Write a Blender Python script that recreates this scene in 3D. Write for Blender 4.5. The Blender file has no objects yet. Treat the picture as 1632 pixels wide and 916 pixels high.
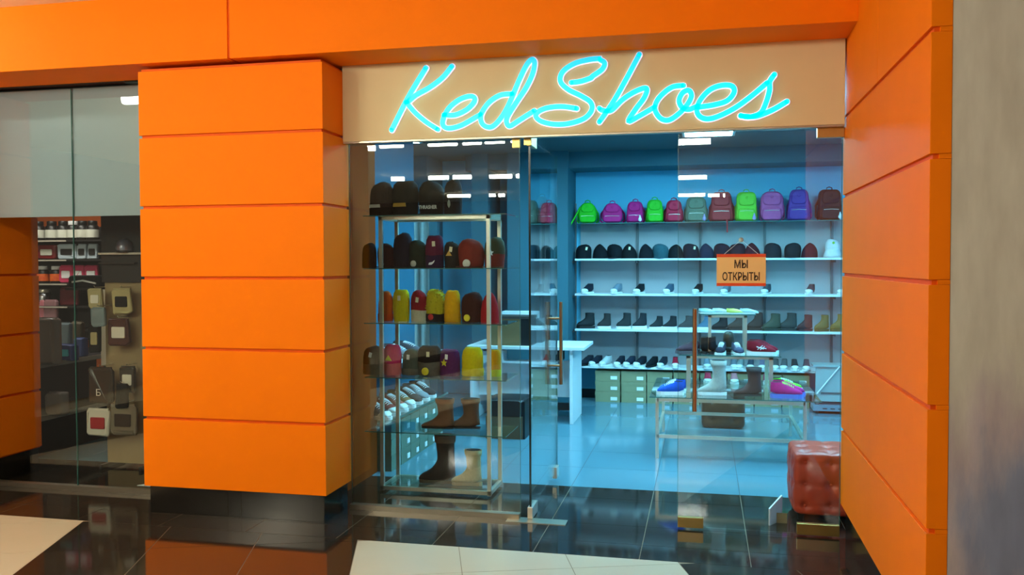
import bpy, bmesh, math, random
from mathutils import Vector, Matrix, Euler
random.seed(7)
R = math.radians
SC = bpy.context.scene
COL = SC.collection
# ------------------------------------------------------------------ camera
F_PX = 1383.3
YAW, PITCH, ROLL, CAM_H = .216795, .028737, -.003392, 1.55
fwd = Vector((-math.sin(YAW)*math.cos(PITCH), math.cos(YAW)*math.cos(PITCH), -math.sin(PITCH)))
r0 = Vector((math.cos(YAW), math.sin(YAW), 0)); u0 = r0.cross(fwd)
rt = r0*math.cos(ROLL)+u0*math.sin(ROLL); up = -r0*math.sin(ROLL)+u0*math.cos(ROLL)
cam = bpy.data.cameras.new('camera'); co = bpy.data.objects.new('camera', cam); COL.objects.link(co)
co.matrix_world = Matrix(((rt.x, up.x, -fwd.x, 0), (rt.y, up.y, -fwd.y, 0), (rt.z, up.z, -fwd.z, CAM_H), (0, 0, 0, 1)))
cam.sensor_width = 36; cam.lens = F_PX/1632*36; cam.clip_start = .05; cam.clip_end = 200
SC.camera = co
SC.view_settings.view_transform = 'Standard'; SC.view_settings.look = 'None'
SC.view_settings.exposure = 0; SC.view_settings.gamma = 1; SC.view_settings.use_curve_mapping = False
# ------------------------------------------------------------------ world and light levels
w = bpy.data.worlds.new('world'); SC.world = w; w.use_nodes = True
w.node_tree.nodes['Background'].inputs[0].default_value = (1, .85, .65, 1)
w.node_tree.nodes['Background'].inputs[1].default_value = .16
FILL_W, FILL_COL = 78, (1, .92, .70)
TUBE_STRENGTH = 42
SHOP_COL, SHOP_STRENGTH = (.25, .74, 1.0), 82
LSHOP_W = 9

def area(name, loc, sx, sy, power, col, rot=(0, 0, 0)):
    l = bpy.data.lights.new(name, 'AREA'); l.shape = 'RECTANGLE'; l.size = sx; l.size_y = sy
    l.energy = power; l.color = col
    o = bpy.data.objects.new(name, l); COL.objects.link(o); o.location = loc; o.rotation_euler = rot
    return o

# ------------------------------------------------------------------ materials
def lin(c):
    return tuple(((v/255)/12.92 if v/255 <= .04045 else (((v/255)+.055)/1.055)**2.4) for v in c)
MATS = {}
def mat(name, rgb, rough=.5, metal=0, spec=.5, noise=0, nscale=30, bump=0, bscale=200, emit=None, estr=0, var2=None, coat=0, bdist=.002):
    if name in MATS: return MATS[name]
    m = bpy.data.materials.new(name); m.use_nodes = True; nt = m.node_tree; b = nt.nodes['Principled BSDF']
    c = (*lin(rgb), 1)
    b.inputs['Base Color'].default_value = c; b.inputs['Roughness'].default_value = rough
    b.inputs['Metallic'].default_value = metal; b.inputs['Specular IOR Level'].default_value = spec
    b.inputs['Coat Weight'].default_value = coat
    tc = nt.nodes.new('ShaderNodeTexCoord')
    if noise:
        n = nt.nodes.new('ShaderNodeTexNoise'); n.inputs['Scale'].default_value = nscale; n.inputs['Detail'].default_value = 4
        nt.links.new(tc.outputs['Object'], n.inputs['Vector'])
        mx = nt.nodes.new('ShaderNodeMix'); mx.data_type = 'RGBA'
        c2 = (*lin(var2), 1) if var2 else tuple(v*(1-noise) for v in c[:3])+(1,)
        mx.inputs[6].default_value = c; mx.inputs[7].default_value = c2
        nt.links.new(n.outputs['Fac'], mx.inputs[0]); nt.links.new(mx.outputs[2], b.inputs['Base Color'])
    if bump:
        n = nt.nodes.new('ShaderNodeTexNoise'); n.inputs['Scale'].default_value = bscale; n.inputs['Detail'].default_value = 3
        nt.links.new(tc.outputs['Object'], n.inputs['Vector'])
        bp = nt.nodes.new('ShaderNodeBump'); bp.inputs['Strength'].default_value = bump; bp.inputs['Distance'].default_value = bdist
        nt.links.new(n.outputs['Fac'], bp.inputs['Height']); nt.links.new(bp.outputs[0], b.inputs['Normal'])
    if emit:
        b.inputs['Emission Color'].default_value = (*emit, 1); b.inputs['Emission Strength'].default_value = estr
    MATS[name] = m
    return m
def knit(name, rgb):
    if name in MATS: return MATS[name]
    m = mat(name, rgb, .9, spec=.2, noise=.35, nscale=60)
    nt = m.node_tree; b = nt.nodes['Principled BSDF']; tc = nt.nodes['Texture Coordinate']
    wv = nt.nodes.new('ShaderNodeTexWave'); wv.inputs['Scale'].default_value = 60; wv.inputs['Distortion'].default_value = 3
    nt.links.new(tc.outputs['Object'], wv.inputs['Vector'])
    bp = nt.nodes.new('ShaderNodeBump'); bp.inputs['Strength'].default_value = .6; bp.inputs['Distance'].default_value = .002
    nt.links.new(wv.outputs['Fac'], bp.inputs['Height']); nt.links.new(bp.outputs[0], b.inputs['Normal'])
    return m
def cloth(rgb, rough=.85):
    return mat('cloth_%d_%d_%d' % rgb, rgb, rough, spec=.25, noise=.3, nscale=40, bump=.3, bscale=300)
def leather(rgb, rough=.45):
    return mat('leather_%d_%d_%d' % rgb, rgb, rough, noise=.25, nscale=25, bump=.2, bscale=120)
def glass(name, tint=(.93, .97, .96), ior=1.5):
    m = bpy.data.materials.new(name); m.use_nodes = True; nt = m.node_tree
    for n in list(nt.nodes):
        if n.type != 'OUTPUT_MATERIAL': nt.nodes.remove(n)
    out = nt.nodes['Material Output']
    tr = nt.nodes.new('ShaderNodeBsdfTransparent'); tr.inputs[0].default_value = (*tint, 1)
    gl = nt.nodes.new('ShaderNodeBsdfGlossy'); gl.inputs['Roughness'].default_value = .0; gl.inputs[0].default_value = (1, 1, 1, 1)
    geo = nt.nodes.new('ShaderNodeNewGeometry')
    mr = nt.nodes.new('ShaderNodeMapRange'); mr.inputs['To Min'].default_value = ior; mr.inputs['To Max'].default_value = 1/ior
    nt.links.new(geo.outputs['Backfacing'], mr.inputs['Value'])
    fr = nt.nodes.new('ShaderNodeFresnel'); nt.links.new(mr.outputs[0], fr.inputs['IOR'])
    mx = nt.nodes.new('ShaderNodeMixShader')
    nt.links.new(fr.outputs[0], mx.inputs[0]); nt.links.new(tr.outputs[0], mx.inputs[1]); nt.links.new(gl.outputs[0], mx.inputs[2])
    nt.links.new(mx.outputs[0], out.inputs[0])
    return m

ORANGE = mat('orange_panel', (251, 124, 6), .6, spec=.08, noise=.08, nscale=6, bump=.25, bscale=500, bdist=.0008)
ORANGE_CORE = mat('shaded_orange_groove', (225, 90, 0), .6, spec=.2)  # darker orange puts the shade of the grooves into the colour
BLACK_TILE = mat('black_polished_tile', (50, 42, 34), .07, spec=.6, noise=.4, nscale=12, var2=(38, 32, 26))
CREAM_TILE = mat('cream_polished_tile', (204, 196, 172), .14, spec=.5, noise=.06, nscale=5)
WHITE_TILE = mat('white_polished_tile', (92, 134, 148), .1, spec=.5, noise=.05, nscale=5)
GROUT = mat('grout', (128, 112, 90), .9)
GROUT_G = mat('grey_grout', (110, 120, 122), .9)
PLINTH = mat('black_plinth_tile', (26, 23, 20), .18, noise=.3, nscale=20)
CREAM_WALL = mat('cream_ceiling_paint', (252, 244, 222), .8)
SIGN_FACE = mat('sign_cream_laminate', (222, 205, 162), .6, spec=.25, noise=.05, nscale=8)
DARK_TRIM = mat('dark_trim', (40, 30, 26), .5)
GLASS = glass('shop_glass', (.93, .97, .96), 1.6)
SHELF_GLASS = glass('shelf_glass', (.80, .92, .90))
GLASS_EDGE = mat('green_glass_edge', (60, 110, 105), .15)
CHROME = mat('brushed_chrome', (226, 222, 206), .28, .72, bump=.1, bscale=80)
BRASS = mat('satin_brass', (190, 160, 95), .3, 1)
HANDLE = mat('satin_bronze_handle', (178, 140, 105), .28, 1)
ALU = mat('aluminium_strip', (180, 172, 155), .35, 1)
WALL_W = mat('light_blue_wall_paint', (88, 182, 214), .75)
WALL_T = mat('grey_teal_wall_paint', (48, 98, 112), .75)
CEIL_G = mat('grey_blue_ceiling', (62, 92, 100), .8)
SHELF_W = mat('white_shelf_board', (222, 226, 228), .4)
PANEL_G = mat('grey_shelf_back_panel', (160, 158, 160), .6, bump=.15, bscale=150)
UPR = mat('grey_slotted_upright', (95, 98, 100), .5, .5)
WHITE_LAM = mat('white_laminate', (228, 230, 232), .35)
BLACK_P = mat('black_plastic', (18, 18, 20), .4)
CARD = mat('card_cream', (225, 215, 180), .7)
CARD_W = mat('card_white', (235, 235, 235), .7)
KRAFT = mat('olive_kraft_card', (150, 146, 110), .75, noise=.15, nscale=20)
TAN = mat('tan_board', (150, 128, 92), .7, noise=.1)
RUBBER_W = mat('white_rubber', (230, 230, 226), .5)
RUBBER_B = mat('black_rubber', (20, 20, 20), .6)
OPENING_SHADE = mat('dark_opening_shade', (14, 13, 13), .95)  # near-black disc stands in for the shade inside a shoe opening

# ------------------------------------------------------------------ pixel to plane helpers (photo measured, real planes)
def ray(x, y): return rt*((x-816)/F_PX) - up*((y-458)/F_PX) + fwd
def at(x, y, Y):
    d = ray(x, y); return Vector((0, 0, CAM_H)) + d*(Y/d.y)

# ------------------------------------------------------------------ mesh helpers
class MB:
    def __init__(s): s.v = []; s.f = []; s.sm = []
    def add(s, vs, fs, smooth=False):
        n = len(s.v); s.v += [tuple(v) for v in vs]; s.f += [tuple(i+n for i in f) for f in fs]; s.sm += [smooth]*len(fs)
        return s
    def box(s, a, b):
        x0, y0, z0 = a; x1, y1, z1 = b
        x0, x1 = min(x0, x1), max(x0, x1); y0, y1 = min(y0, y1), max(y0, y1); z0, z1 = min(z0, z1), max(z0, z1)
        return s.add([(x0,y0,z0),(x1,y0,z0),(x1,y1,z0),(x0,y1,z0),(x0,y0,z1),(x1,y0,z1),(x1,y1,z1),(x0,y1,z1)],
              [(0,3,2,1),(4,5,6,7),(0,1,5,4),(1,2,6,5),(2,3,7,6),(3,0,4,7)])
    def cbox(s, c, size):
        return s.box([c[i]-size[i]/2 for i in range(3)], [c[i]+size[i]/2 for i in range(3)])
    def rings(s, rings, smooth=True, cap0=True, cap1=True):
        n = len(rings[0]); vs = [p for r in rings for p in r]; fs = []
        for i in range(len(rings)-1):
            for j in range(n):
                k = (j+1) % n
                fs.append((i*n+j, i*n+k, (i+1)*n+k, (i+1)*n+j))
        s.add(vs, fs, smooth)
        if cap0: s.add(rings[0], [tuple(range(n-1, -1, -1))], False)
        if cap1: s.add(rings[-1], [tuple(range(n))], False)
        return s
    def lathe(s, prof, n=16, c=(0, 0, 0), sx=1, sy=1, smooth=True, cap=True):
        rg = [[(c[0]+r*sx*math.cos(2*math.pi*j/n), c[1]+r*sy*math.sin(2*math.pi*j/n), c[2]+z) for j in range(n)] for r, z in prof]
        return s.rings(rg, smooth, cap, cap)
    def tube(s, pts, r, n=8, smooth=True):
        pts = [Vector(p) for p in pts]; rg = []
        for i, p in enumerate(pts):
            t = (pts[min(i+1, len(pts)-1)]-pts[max(i-1, 0)]).normalized()
            a = t.cross(Vector((0, 0, 1)) if abs(t.z) < .9 else Vector((1, 0, 0))).normalized(); b = t.cross(a)
            rr = r[i] if isinstance(r, (list, tuple)) else r
            rg.append([p+a*rr*math.cos(2*math.pi*j/n)+b*rr*math.sin(2*math.pi*j/n) for j in range(n)])
        return s.rings(rg, smooth)
    def prism(s, poly, z0, z1, smooth=False):   # poly in xy, ccw
        n = len(poly)
        vs = [(x, y, z0) for x, y in poly]+[(x, y, z1) for x, y in poly]
        fs = [tuple(range(n-1, -1, -1)), tuple(range(n, 2*n))]+[(i, (i+1) % n, n+(i+1) % n, n+i) for i in range(n)]
        return s.add(vs, fs, smooth)
    def xf(s, M):
        s.v = [tuple(M @ Vector(v)) for v in s.v]; return s
    def mesh(s, name, m):
        me = bpy.data.meshes.new(name); me.from_pydata(s.v, [], s.f); me.polygons.foreach_set('use_smooth', s.sm)
        me.materials.append(m); me.update()
        bm = bmesh.new(); bm.from_mesh(me); bmesh.ops.recalc_face_normals(bm, faces=bm.faces[:]); bm.to_mesh(me); bm.free()
        return me
def link(name, me, parent=None, loc=(0, 0, 0), rot=(0, 0, 0), sc=1):
    o = bpy.data.objects.new(name, me); COL.objects.link(o); o.location = loc; o.rotation_euler = rot
    o.scale = (sc, sc, sc) if not isinstance(sc, (tuple, list)) else sc
    if parent: o.parent = parent
    return o
def obj(name, mb, m, parent=None, bevel=0, **k):
    o = link(name, mb.mesh(name, m), parent, **k)
    if bevel:
        b = o.modifiers.new('bevel', 'BEVEL'); b.width = bevel; b.segments = 2; b.limit_method = 'ANGLE'
    return o
def tag(o, label, cat=None, group=None):
    o['label'] = label
    if cat: o['category'] = cat
    if group: o['group'] = group
    return o
def thing(name, label, cat, loc=(0, 0, 0), rot=(0, 0, 0), group=None, sc=1):
    return tag(link(name, None, None, loc, rot, sc), label, cat, group)
def struct(name, mb, m, **k):
    o = obj(name, mb, m, **k); o['kind'] = 'structure'; return o
ORD = ['first', 'second', 'third', 'fourth', 'fifth', 'sixth', 'seventh', 'eighth', 'ninth', 'tenth', 'eleventh', 'twelfth', 'thirteenth', 'fourteenth', 'fifteenth', 'sixteenth', 'seventeenth', 'eighteenth']
B = lambda a, b: MB().box(a, b)

# ================================================================== STRUCTURE
# ---- floor slab and tiles
fl = struct('floor', B((-7, -12, -.06), (4.5, 10.3, -.0012)), GROUT)
def clip(poly, a, b, c):      # keep a*x+b*y<=c
    out = []
    for i in range(len(poly)):
        p, q = poly[i], poly[(i+1) % len(poly)]
        dp, dq = a*p[0]+b*p[1]-c, a*q[0]+b*q[1]-c
        if dp <= 0: out.append(p)
        if dp*dq < 0:
            t = dp/(dp-dq); out.append((p[0]+(q[0]-p[0])*t, p[1]+(q[1]-p[1])*t))
    return out
def parea(p): return abs(sum(p[i][0]*p[(i+1) % len(p)][1]-p[(i+1) % len(p)][0]*p[i][1] for i in range(len(p))))/2
G = .0019
ang = math.atan2(.5, -.165)      # rotated grid of the mall floor
ex = Vector((math.cos(ang-math.pi/2), math.sin(ang-math.pi/2))); ey = Vector((-ex.y, ex.x))
P = .588*ex.x
O = Vector((-.124, 4.527))
far_c, far_b = MB(), MB()
for i in range(-14, 10):
    for j in range(-30, 4):
        cs = [O+ex*(P*(i+a))+ey*(P*(j+b)-.03) for a, b in ((0, 0), (1, 0), (1, 1), (0, 1))]
        cen = (cs[0]+cs[2])/2
        poly = [tuple(c+(cen-c).normalized()*G*1.4) for c in cs]
        poly = clip(poly, 0, 1, 4.523)
        poly = clip(poly, -1, 0, 6.9); poly = clip(poly, 1, 0, 4.4); poly = clip(poly, 0, -1, 11.9)
        if len(poly) < 3 or parea(poly) < .002: continue
        band = (-i-1)//3
        cream = band % 2 == 0
        if i >= 0: cream = (i//3) % 2 == 1
        m = CREAM_TILE if cream else BLACK_TILE
        if cen.y > 3.2 and -5.5 < cen.x < 1.8:
            obj('tile', MB().prism(poly, -.012, 0), m, fl)
        else:
            (far_c if cream else far_b).prism(poly, -.012, 0)
o = obj('far_cream_tiles', far_c, CREAM_TILE, fl); o['kind'] = 'stuff'
o = obj('far_black_tiles', far_b, BLACK_TILE, fl); o['kind'] = 'stuff'
TP = .565
def tiles(x0, x1, ys, m, xo=-.322):
    k0 = math.floor((x0-xo)/TP)
    for a, b in zip(ys[:-1], ys[1:]):
        k = k0
        while xo+k*TP < x1:
            u0_, u1_ = max(x0, xo+k*TP), min(x1, xo+(k+1)*TP)
            if u1_-u0_ > .01:
                obj('tile', MB().prism([(u0_+G, a+G), (u1_-G, a+G), (u1_-G, b-G), (u0_+G, b-G)], -.012, 0), m, fl)
            k += 1
tiles(-5.5, 1.5, [4.525, 4.757, 5.09, 5.655, 5.92], BLACK_TILE)
_g = obj('grout_bed', B((-3.6, 5.92, -.006), (2.4, 9.9, -.0005)), mat('dark_grey_grout', (40, 56, 64), .9), fl)
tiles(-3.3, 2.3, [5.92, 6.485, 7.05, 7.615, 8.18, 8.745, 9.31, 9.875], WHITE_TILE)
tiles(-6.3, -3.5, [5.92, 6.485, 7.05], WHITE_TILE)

# ---- mall ceiling, opposite wall
struct('ceiling', B((-9, -12, 3.165), (6, 4.75, 3.3)), CREAM_WALL)
struct('wall_back', B((-9, -12.2, 0), (6, -12, 3.165)), mat('mall_far_wall', (120, 100, 85), .6))

# ---- pier between the shops
GZ = [.603+.433*i for i in range(5)]      # groove heights
zc = [.178]+GZ+[2.742]
def coursed(name, x0, x1, y0, y1, z_list, shift=0, px=.014, front=True, back=False, base=True):
    core = struct(name, B((x0+px, y0+px, .0 if not base else .17), (x1-px, y1-(0 if not back else px), z_list[-1])), ORANGE_CORE)
    for a, b in zip(z_list[:-1], z_list[1:]):
        g = .009
        za = a+(g if a != z_list[0] else 0); zb = b-g
        obj('panel', B((x0, y0, za+shift), (x1, y1, zb+shift)), ORANGE, core, bevel=.002)
    return core
pier = coursed('wall_front', -3.392, -2.176, 4.745, 5.12, zc, shift=-.007)
struct('wall_pier_rear', B((-3.392, 5.121, 0), (-2.36, 5.61, 2.75)), mat('reflected_orange_tone', (150, 56, 4), .8, spec=.1))  # brown-orange tone paints in the orange reveal's reflection in the glass
struct('wall_shop_left_front', B((-2.5, 5.612, 0), (-2.36, 6.04, 2.75)), MATS['reflected_orange_tone'])
def plinth(name, x0, x1, y0, y1, joints):
    c = struct(name, B((x0+.004, y0+.004, 0), (x1-.004, y1, .172)), GROUT)
    js = [x0]+joints+[x1]
    for a, b in zip(js[:-1], js[1:]):
        obj('tile', B((a+.0012, y0, 0), (b-.0012, y1, .171)), PLINTH, c)
    return c
plinth('baseboard_front', -3.37, -2.20, 4.772, 5.119, [-2.835, -2.745])
# ---- right orange wall
def zr(z): return z+.008
rw_core = struct('wall_right', B((.772, 3.246, .18), (.829, 5.14, 3.165)), ORANGE_CORE)
for a, b in zip([.178]+GZ, GZ+[2.40]):
    if a > 2.2: break
    obj('panel', B((.76, 3.234, a+.008+(.009 if a > .2 else 0)), (.829, 5.14, b+.008-.009)), ORANGE, rw_core, bevel=.002)
top0 = GZ[-1]+.017
obj('panel', B((.76, 3.234, top0), (.829, 4.1735, 3.165)), ORANGE, rw_core, bevel=.002)
obj('panel', B((.76, 4.1765, top0), (.829, 5.14, 3.165)), ORANGE, rw_core, bevel=.002)
# ends of the grooves are closed on the front face
for z in GZ: obj('edge_strip', B((.79, 3.2345, z), (.829, 3.30, z+.016)), ORANGE, rw_core)
plinth('baseboard_right', .785, 1.05, 3.27, 5.13, [])
# ---- grey painted wall to the right
gw = bpy.data.materials.new('mottled_grey_plaster'); gw.use_nodes = True; nt = gw.node_tree; b = nt.nodes['Principled BSDF']; b.inputs['Roughness'].default_value = .55
tc = nt.nodes.new('ShaderNodeTexCoord')
mp = nt.nodes.new('ShaderNodeMapping'); mp.inputs['Scale'].default_value = (3.2, 1, .8); nt.links.new(tc.outputs['Object'], mp.inputs[0])
n1 = nt.nodes.new('ShaderNodeTexNoise'); n1.inputs['Scale'].default_value = 1.3; n1.inputs['Detail'].default_value = 8; n1.inputs['Roughness'].default_value = .65; nt.links.new(mp.outputs[0], n1.inputs['Vector'])
n2 = nt.nodes.new('ShaderNodeTexNoise'); n2.inputs['Scale'].default_value = 5; n2.inputs['Detail'].default_value = 10; nt.links.new(mp.outputs[0], n2.inputs['Vector'])
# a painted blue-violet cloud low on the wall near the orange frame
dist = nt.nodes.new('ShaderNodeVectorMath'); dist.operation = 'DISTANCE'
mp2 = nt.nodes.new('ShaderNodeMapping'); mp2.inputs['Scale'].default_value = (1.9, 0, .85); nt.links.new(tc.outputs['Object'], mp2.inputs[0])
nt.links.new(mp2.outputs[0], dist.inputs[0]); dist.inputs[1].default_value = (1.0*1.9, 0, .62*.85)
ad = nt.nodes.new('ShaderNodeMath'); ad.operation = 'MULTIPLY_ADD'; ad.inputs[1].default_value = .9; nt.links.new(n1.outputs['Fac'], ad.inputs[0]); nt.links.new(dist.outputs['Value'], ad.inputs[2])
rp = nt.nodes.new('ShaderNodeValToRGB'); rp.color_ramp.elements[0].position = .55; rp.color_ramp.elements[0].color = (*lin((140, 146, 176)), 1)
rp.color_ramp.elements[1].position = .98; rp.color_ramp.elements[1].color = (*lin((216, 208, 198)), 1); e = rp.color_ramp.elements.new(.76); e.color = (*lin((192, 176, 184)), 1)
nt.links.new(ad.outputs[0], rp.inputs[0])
mx = nt.nodes.new('ShaderNodeMix'); mx.data_type = 'RGBA'; mx.blend_type = 'MULTIPLY'; mx.inputs[0].default_value = .42
r2 = nt.nodes.new('ShaderNodeValToRGB'); r2.color_ramp.elements[0].position = .3; r2.color_ramp.elements[0].color = (.55, .5, .48, 1); r2.color_ramp.elements[1].position = .7
nt.links.new(n2.outputs['Fac'], r2.inputs[0]); nt.links.new(rp.outputs[0], mx.inputs[6]); nt.links.new(r2.outputs[0], mx.inputs[7]); nt.links.new(mx.outputs[2], b.inputs['Base Color'])
struct('wall_far_right', B((.8295, 3.236, 0), (4.4, 3.45, 3.165)), gw)

# ---- orange beam over both shops
beam = struct('trim_1', B((-7, 4.70, 2.768), (.76, 5.2, 3.165)), ORANGE_CORE)
obj('panel', B((-7, 4.69, 2.762), (-2.753, 5.2, 3.165)), ORANGE, beam, bevel=.002)
obj('panel', B((-2.737, 4.69, 2.762), (.76, 5.2, 3.165)), ORANGE, beam, bevel=.002)
struct('wall_over_shop', B((-7, 5.2, 2.75), (2.5, 5.3, 3.3)), CEIL_G)
# next pier, left
lp = struct('wall_left', B((-5.4, 4.76, .17), (-4.886, 5.6, 2.742)), ORANGE_CORE)
for a, b in zip(zc[:-1], zc[1:]):
    obj('panel', B((-5.4, 4.745, a+.002+(.009 if a > .2 else 0)), (-4.872, 5.6, b+.002-.009)), ORANGE, lp, bevel=.002)
plinth('baseboard_left', -5.4, -4.895, 4.772, 5.59, [])

# ---- shoe shop shell
struct('wall_shop_back', B((-3.7, 9.9, 0), (2.5, 10.05, 2.75)), WALL_W)
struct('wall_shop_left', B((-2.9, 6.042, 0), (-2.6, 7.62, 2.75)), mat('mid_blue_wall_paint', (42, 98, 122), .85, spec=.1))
struct('wall_shop_left_rear', B((-3.75, 7.62, 0), (-3.6, 9.9, 2.75)), WALL_W)
struct('wall_shop_partition', B((-3.7, 7.55, 0), (-2.9, 7.62, 2.75)), WALL_W)
struct('wall_shop_right', B((2.35, 5.3, 0), (2.5, 9.9, 2.75)), WALL_W)
struct('wall_shop_front_right', B((1.1, 5.0, 0), (2.5, 5.14, 2.75)), WALL_W)
sc_ = struct('ceiling_shop', B((-3.75, 5.1, 2.75), (2.5, 10.05, 2.9)), CEIL_G)
struct('trim_2', B((-2.6, 9.4, 2.575), (2.35, 9.9, 2.749)), WALL_T)          # bulkhead above the shelves
struct('wall_column_rear', B((-1.62, 9.3, 0), (-1.428, 9.9, 2.749)), WALL_T)
struct('wall_column_middle', B((-2.10, 9.3, 0), (-1.85, 9.9, 2.749)), WALL_T)
struct('wall_column_left', B((-2.506, 9.3, 0), (-2.32, 9.9, 2.749)), WALL_T)
struct('wall_column_far_left', B((-3.272, 9.3, 0), (-3.02, 9.9, 2.749)), WALL_T)
struct('baseboard_back', B((-1.43, 9.87, 0), (2.3, 9.9, .10)), PLINTH)
# lamps of the shoe shop: square troffers
SHOP_EM = mat('cool_lamp_panel', (240, 250, 255), .5, emit=SHOP_COL, estr=SHOP_STRENGTH)
LAMP_FR = mat('lamp_frame', (225, 228, 230), .5)
for n_, (x, y, lb) in enumerate([(.045, 8.15, 'square cool ceiling lamp peeking out just below the sign'),
        (.6, 6.4, 'square cool ceiling lamp inside the shop near the door'), (-.95, 6.4, 'square cool ceiling lamp above the hat stand'),
        (-1.2, 7.7, 'square cool ceiling lamp above the counter'), (-2.95, 7.95, 'added square cool lamp, unseen, brightening the fitting corner'), (1.5, 6.6, 'square cool ceiling lamp near the front right corner'),  # the fitting corner lamp is added to lighten the dark rear wall
        (1.5, 7.6, 'square cool ceiling lamp above the right end of the wall shelves')]):
    t = thing('ceiling_lamp', lb, 'lamp', (x, y, 2.735), group='shop ceiling lamps')
    obj('diffuser', B((-.215, -.27, 0), (.215, .27, .012)), SHOP_EM, t)
    f = MB()
    for a in ((-.24, -.295, -.235+.02, .295), (.215, -.295, .24, .295)): f.box((a[0], a[1], -.004), (a[2], a[3], .015))
    for a in ((-.24, -.295, .24, -.27), (-.24, .27, .24, .295)): f.box((a[0], a[1], -.004), (a[2], a[3], .015))
    obj('frame', f, LAMP_FR, t)

# ---- left shop shell
DK = mat('dark_brown_interior', (52, 40, 36), .7)
struct('wall_left_shop_back', B((-8, 8.3, 0), (-2.9, 8.4, 2.9)), mat('dull_orange_wall', (190, 90, 30), .8))
struct('wall_left_shop_right', B((-3.5, 5.612, 0), (-2.9, 8.3, 2.75)), DK)
struct('wall_left_shop_left', B((-8, 5.6, 0), (-7.9, 8.3, 2.75)), DK)
struct('ceiling_left_shop', B((-8, 5.1, 2.76), (-2.9, 8.4, 2.9)), DK)
t = thing('ceiling_lamp', 'ceiling lamp inside the left shop, hidden above its frosted panel', 'lamp', (-5.9, 6.8, 2.745))
obj('diffuser', B((-.6, -.15, 0), (.6, .15, .012)), mat('warm_lamp', (255, 240, 220), .5, emit=(1, .9, .8), estr=22), t)
obj('frame', B((-.62, -.17, .004), (.62, .17, .015)), LAMP_FR, t)

# ================================================================== MALL LAMPS (rows of tubes, seen mirrored in the glass)
TUBE = mat('tube_lamp', (255, 255, 250), .5, emit=(1, .95, .8), estr=TUBE_STRENGTH)
TN = {}
def tube_lamp(x, y, ln, lb, wd=.12):
    t = thing('tube_lamp', lb, 'lamp', (x, y, 3.15), group='rows of mall tube lamps')
    obj('diffuser', MB().tube([(-ln/2, 0, -.045), (ln/2, 0, -.045)], .04, 10), TUBE, t)
    obj('housing', B((-ln/2-.02, -.06, -.012), (ln/2+.02, .06, .013)), LAMP_FR, t)
def mirror_at(px, py, z=3.105, Yg=5.1):
    d = ray(px, py); P_ = Vector((0, 0, CAM_H))+d*((z-CAM_H)/d.z); return P_.x, 2*Yg-P_.y
rows = [((585, 599), 236, 'front row'), ((603, 645), 231, 'front row'), ((680, 731), 228, 'front row'), ((736, 769), 226, 'front row'), ((771, 806), 224, 'front row'), ((812, 860), 222, 'front row'),
        ((622, 646), 285, 'middle row'), ((681, 717), 283, 'middle row'), ((720, 753), 282, 'middle row'), ((778, 818), 281, 'middle row'), ((821, 850), 280, 'middle row'),
        ((711, 752), 312, 'rear row'), ((778, 791), 311, 'rear row'), ((793, 806), 311, 'rear row'),
        ((1050, 1134), 226, 'front row'), ((1040, 1128), 283, 'middle row'), ((1040, 1125), 311, 'rear row'), ((1127, 1148), 311, 'rear row'), ((1151, 1157), 311, 'rear row'), ((183, 235), 156, 'front row')]
for (a, b_), y, rn in rows:
    xa, ya = mirror_at(a+1.5, y); xb, yb = mirror_at(b_-1.5, y)
    TN[rn] = TN.get(rn, -1)+1
    tube_lamp((xa+xb)/2, (ya+yb)/2, abs(xb-xa), 'white mall tube lamp mirrored in the glass, %s, %s from the left' % (rn, ORD[TN[rn]]) if a != 183 else 'white mall tube lamp mirrored in the grey panel of the left window')
tube_lamp(-5.4, 3.95, 1.2, 'added unseen tube lamp above the left pier, brightening the mall ceiling')  # added out of view to brighten the visible ceiling corner
# warm fill globes added to brighten the facade, out of the frame
for k, (x, y) in enumerate(((-4.8, 2.3), (-3.2, 2.1), (-1.7, 2.0), (-5.0, -.4), (-6.4, -1.8), (-7.2, -4.3))):
    t = thing('fill_globe', 'added unseen fill globe under the mall ceiling, %s one' % ORD[k], 'lamp', (x, y, 2.97), group='added fill globes')
    obj('rose', MB().lathe([(.06, .17), (.06, .19), (.02, .194)], 14), LAMP_FR, t)
    obj('stem', MB().tube([(0, 0, .10), (0, 0, .18)], .012, 8), LAMP_FR, t)
    l = bpy.data.lights.new('fill_light', 'POINT'); l.energy = FILL_W*(.62 if k < 3 else 1.5); l.color = FILL_COL; l.shadow_soft_size = .09
    lo = bpy.data.objects.new('fill_light', l); COL.objects.link(lo); lo.location = (x, y, 2.97)

# ================================================================== SIGN
sx0, sx1, sy0 = -2.174, .752, 5.03
ZS0, ZS1 = 2.298, 2.785
sg = thing('shop_sign', 'long cream fascia sign with glowing turquoise script over the shoe shop entrance', 'sign', ((sx0+sx1)/2, 5.02, 2.285))
def rel(o, p):
    o.parent = p; o.matrix_parent_inverse = Matrix.Translation(-p.location); return o
rel(obj('sign_box', B((sx0, sy0, ZS0), (sx1, 5.08, ZS1)), SIGN_FACE, bevel=.002), sg)
rel(obj('lower_trim', B((sx0, sy0+.004, ZS0-.011), (sx1, 5.085, ZS0-.001)), ALU), sg)
SE = mat('turquoise_glow', (0, 200, 220), .4, emit=(0, .86, .90), estr=1.0)
_nt = SE.node_tree; _sx = _nt.nodes.new('ShaderNodeSeparateXYZ'); _nt.links.new(_nt.nodes['Texture Coordinate'].outputs['Object'], _sx.inputs[0])
_mr = _nt.nodes.new('ShaderNodeMapRange'); _mr.inputs['From Min'].default_value = 2.55; _mr.inputs['From Max'].default_value = 2.73; _nt.links.new(_sx.outputs['Z'], _mr.inputs['Value'])
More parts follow.
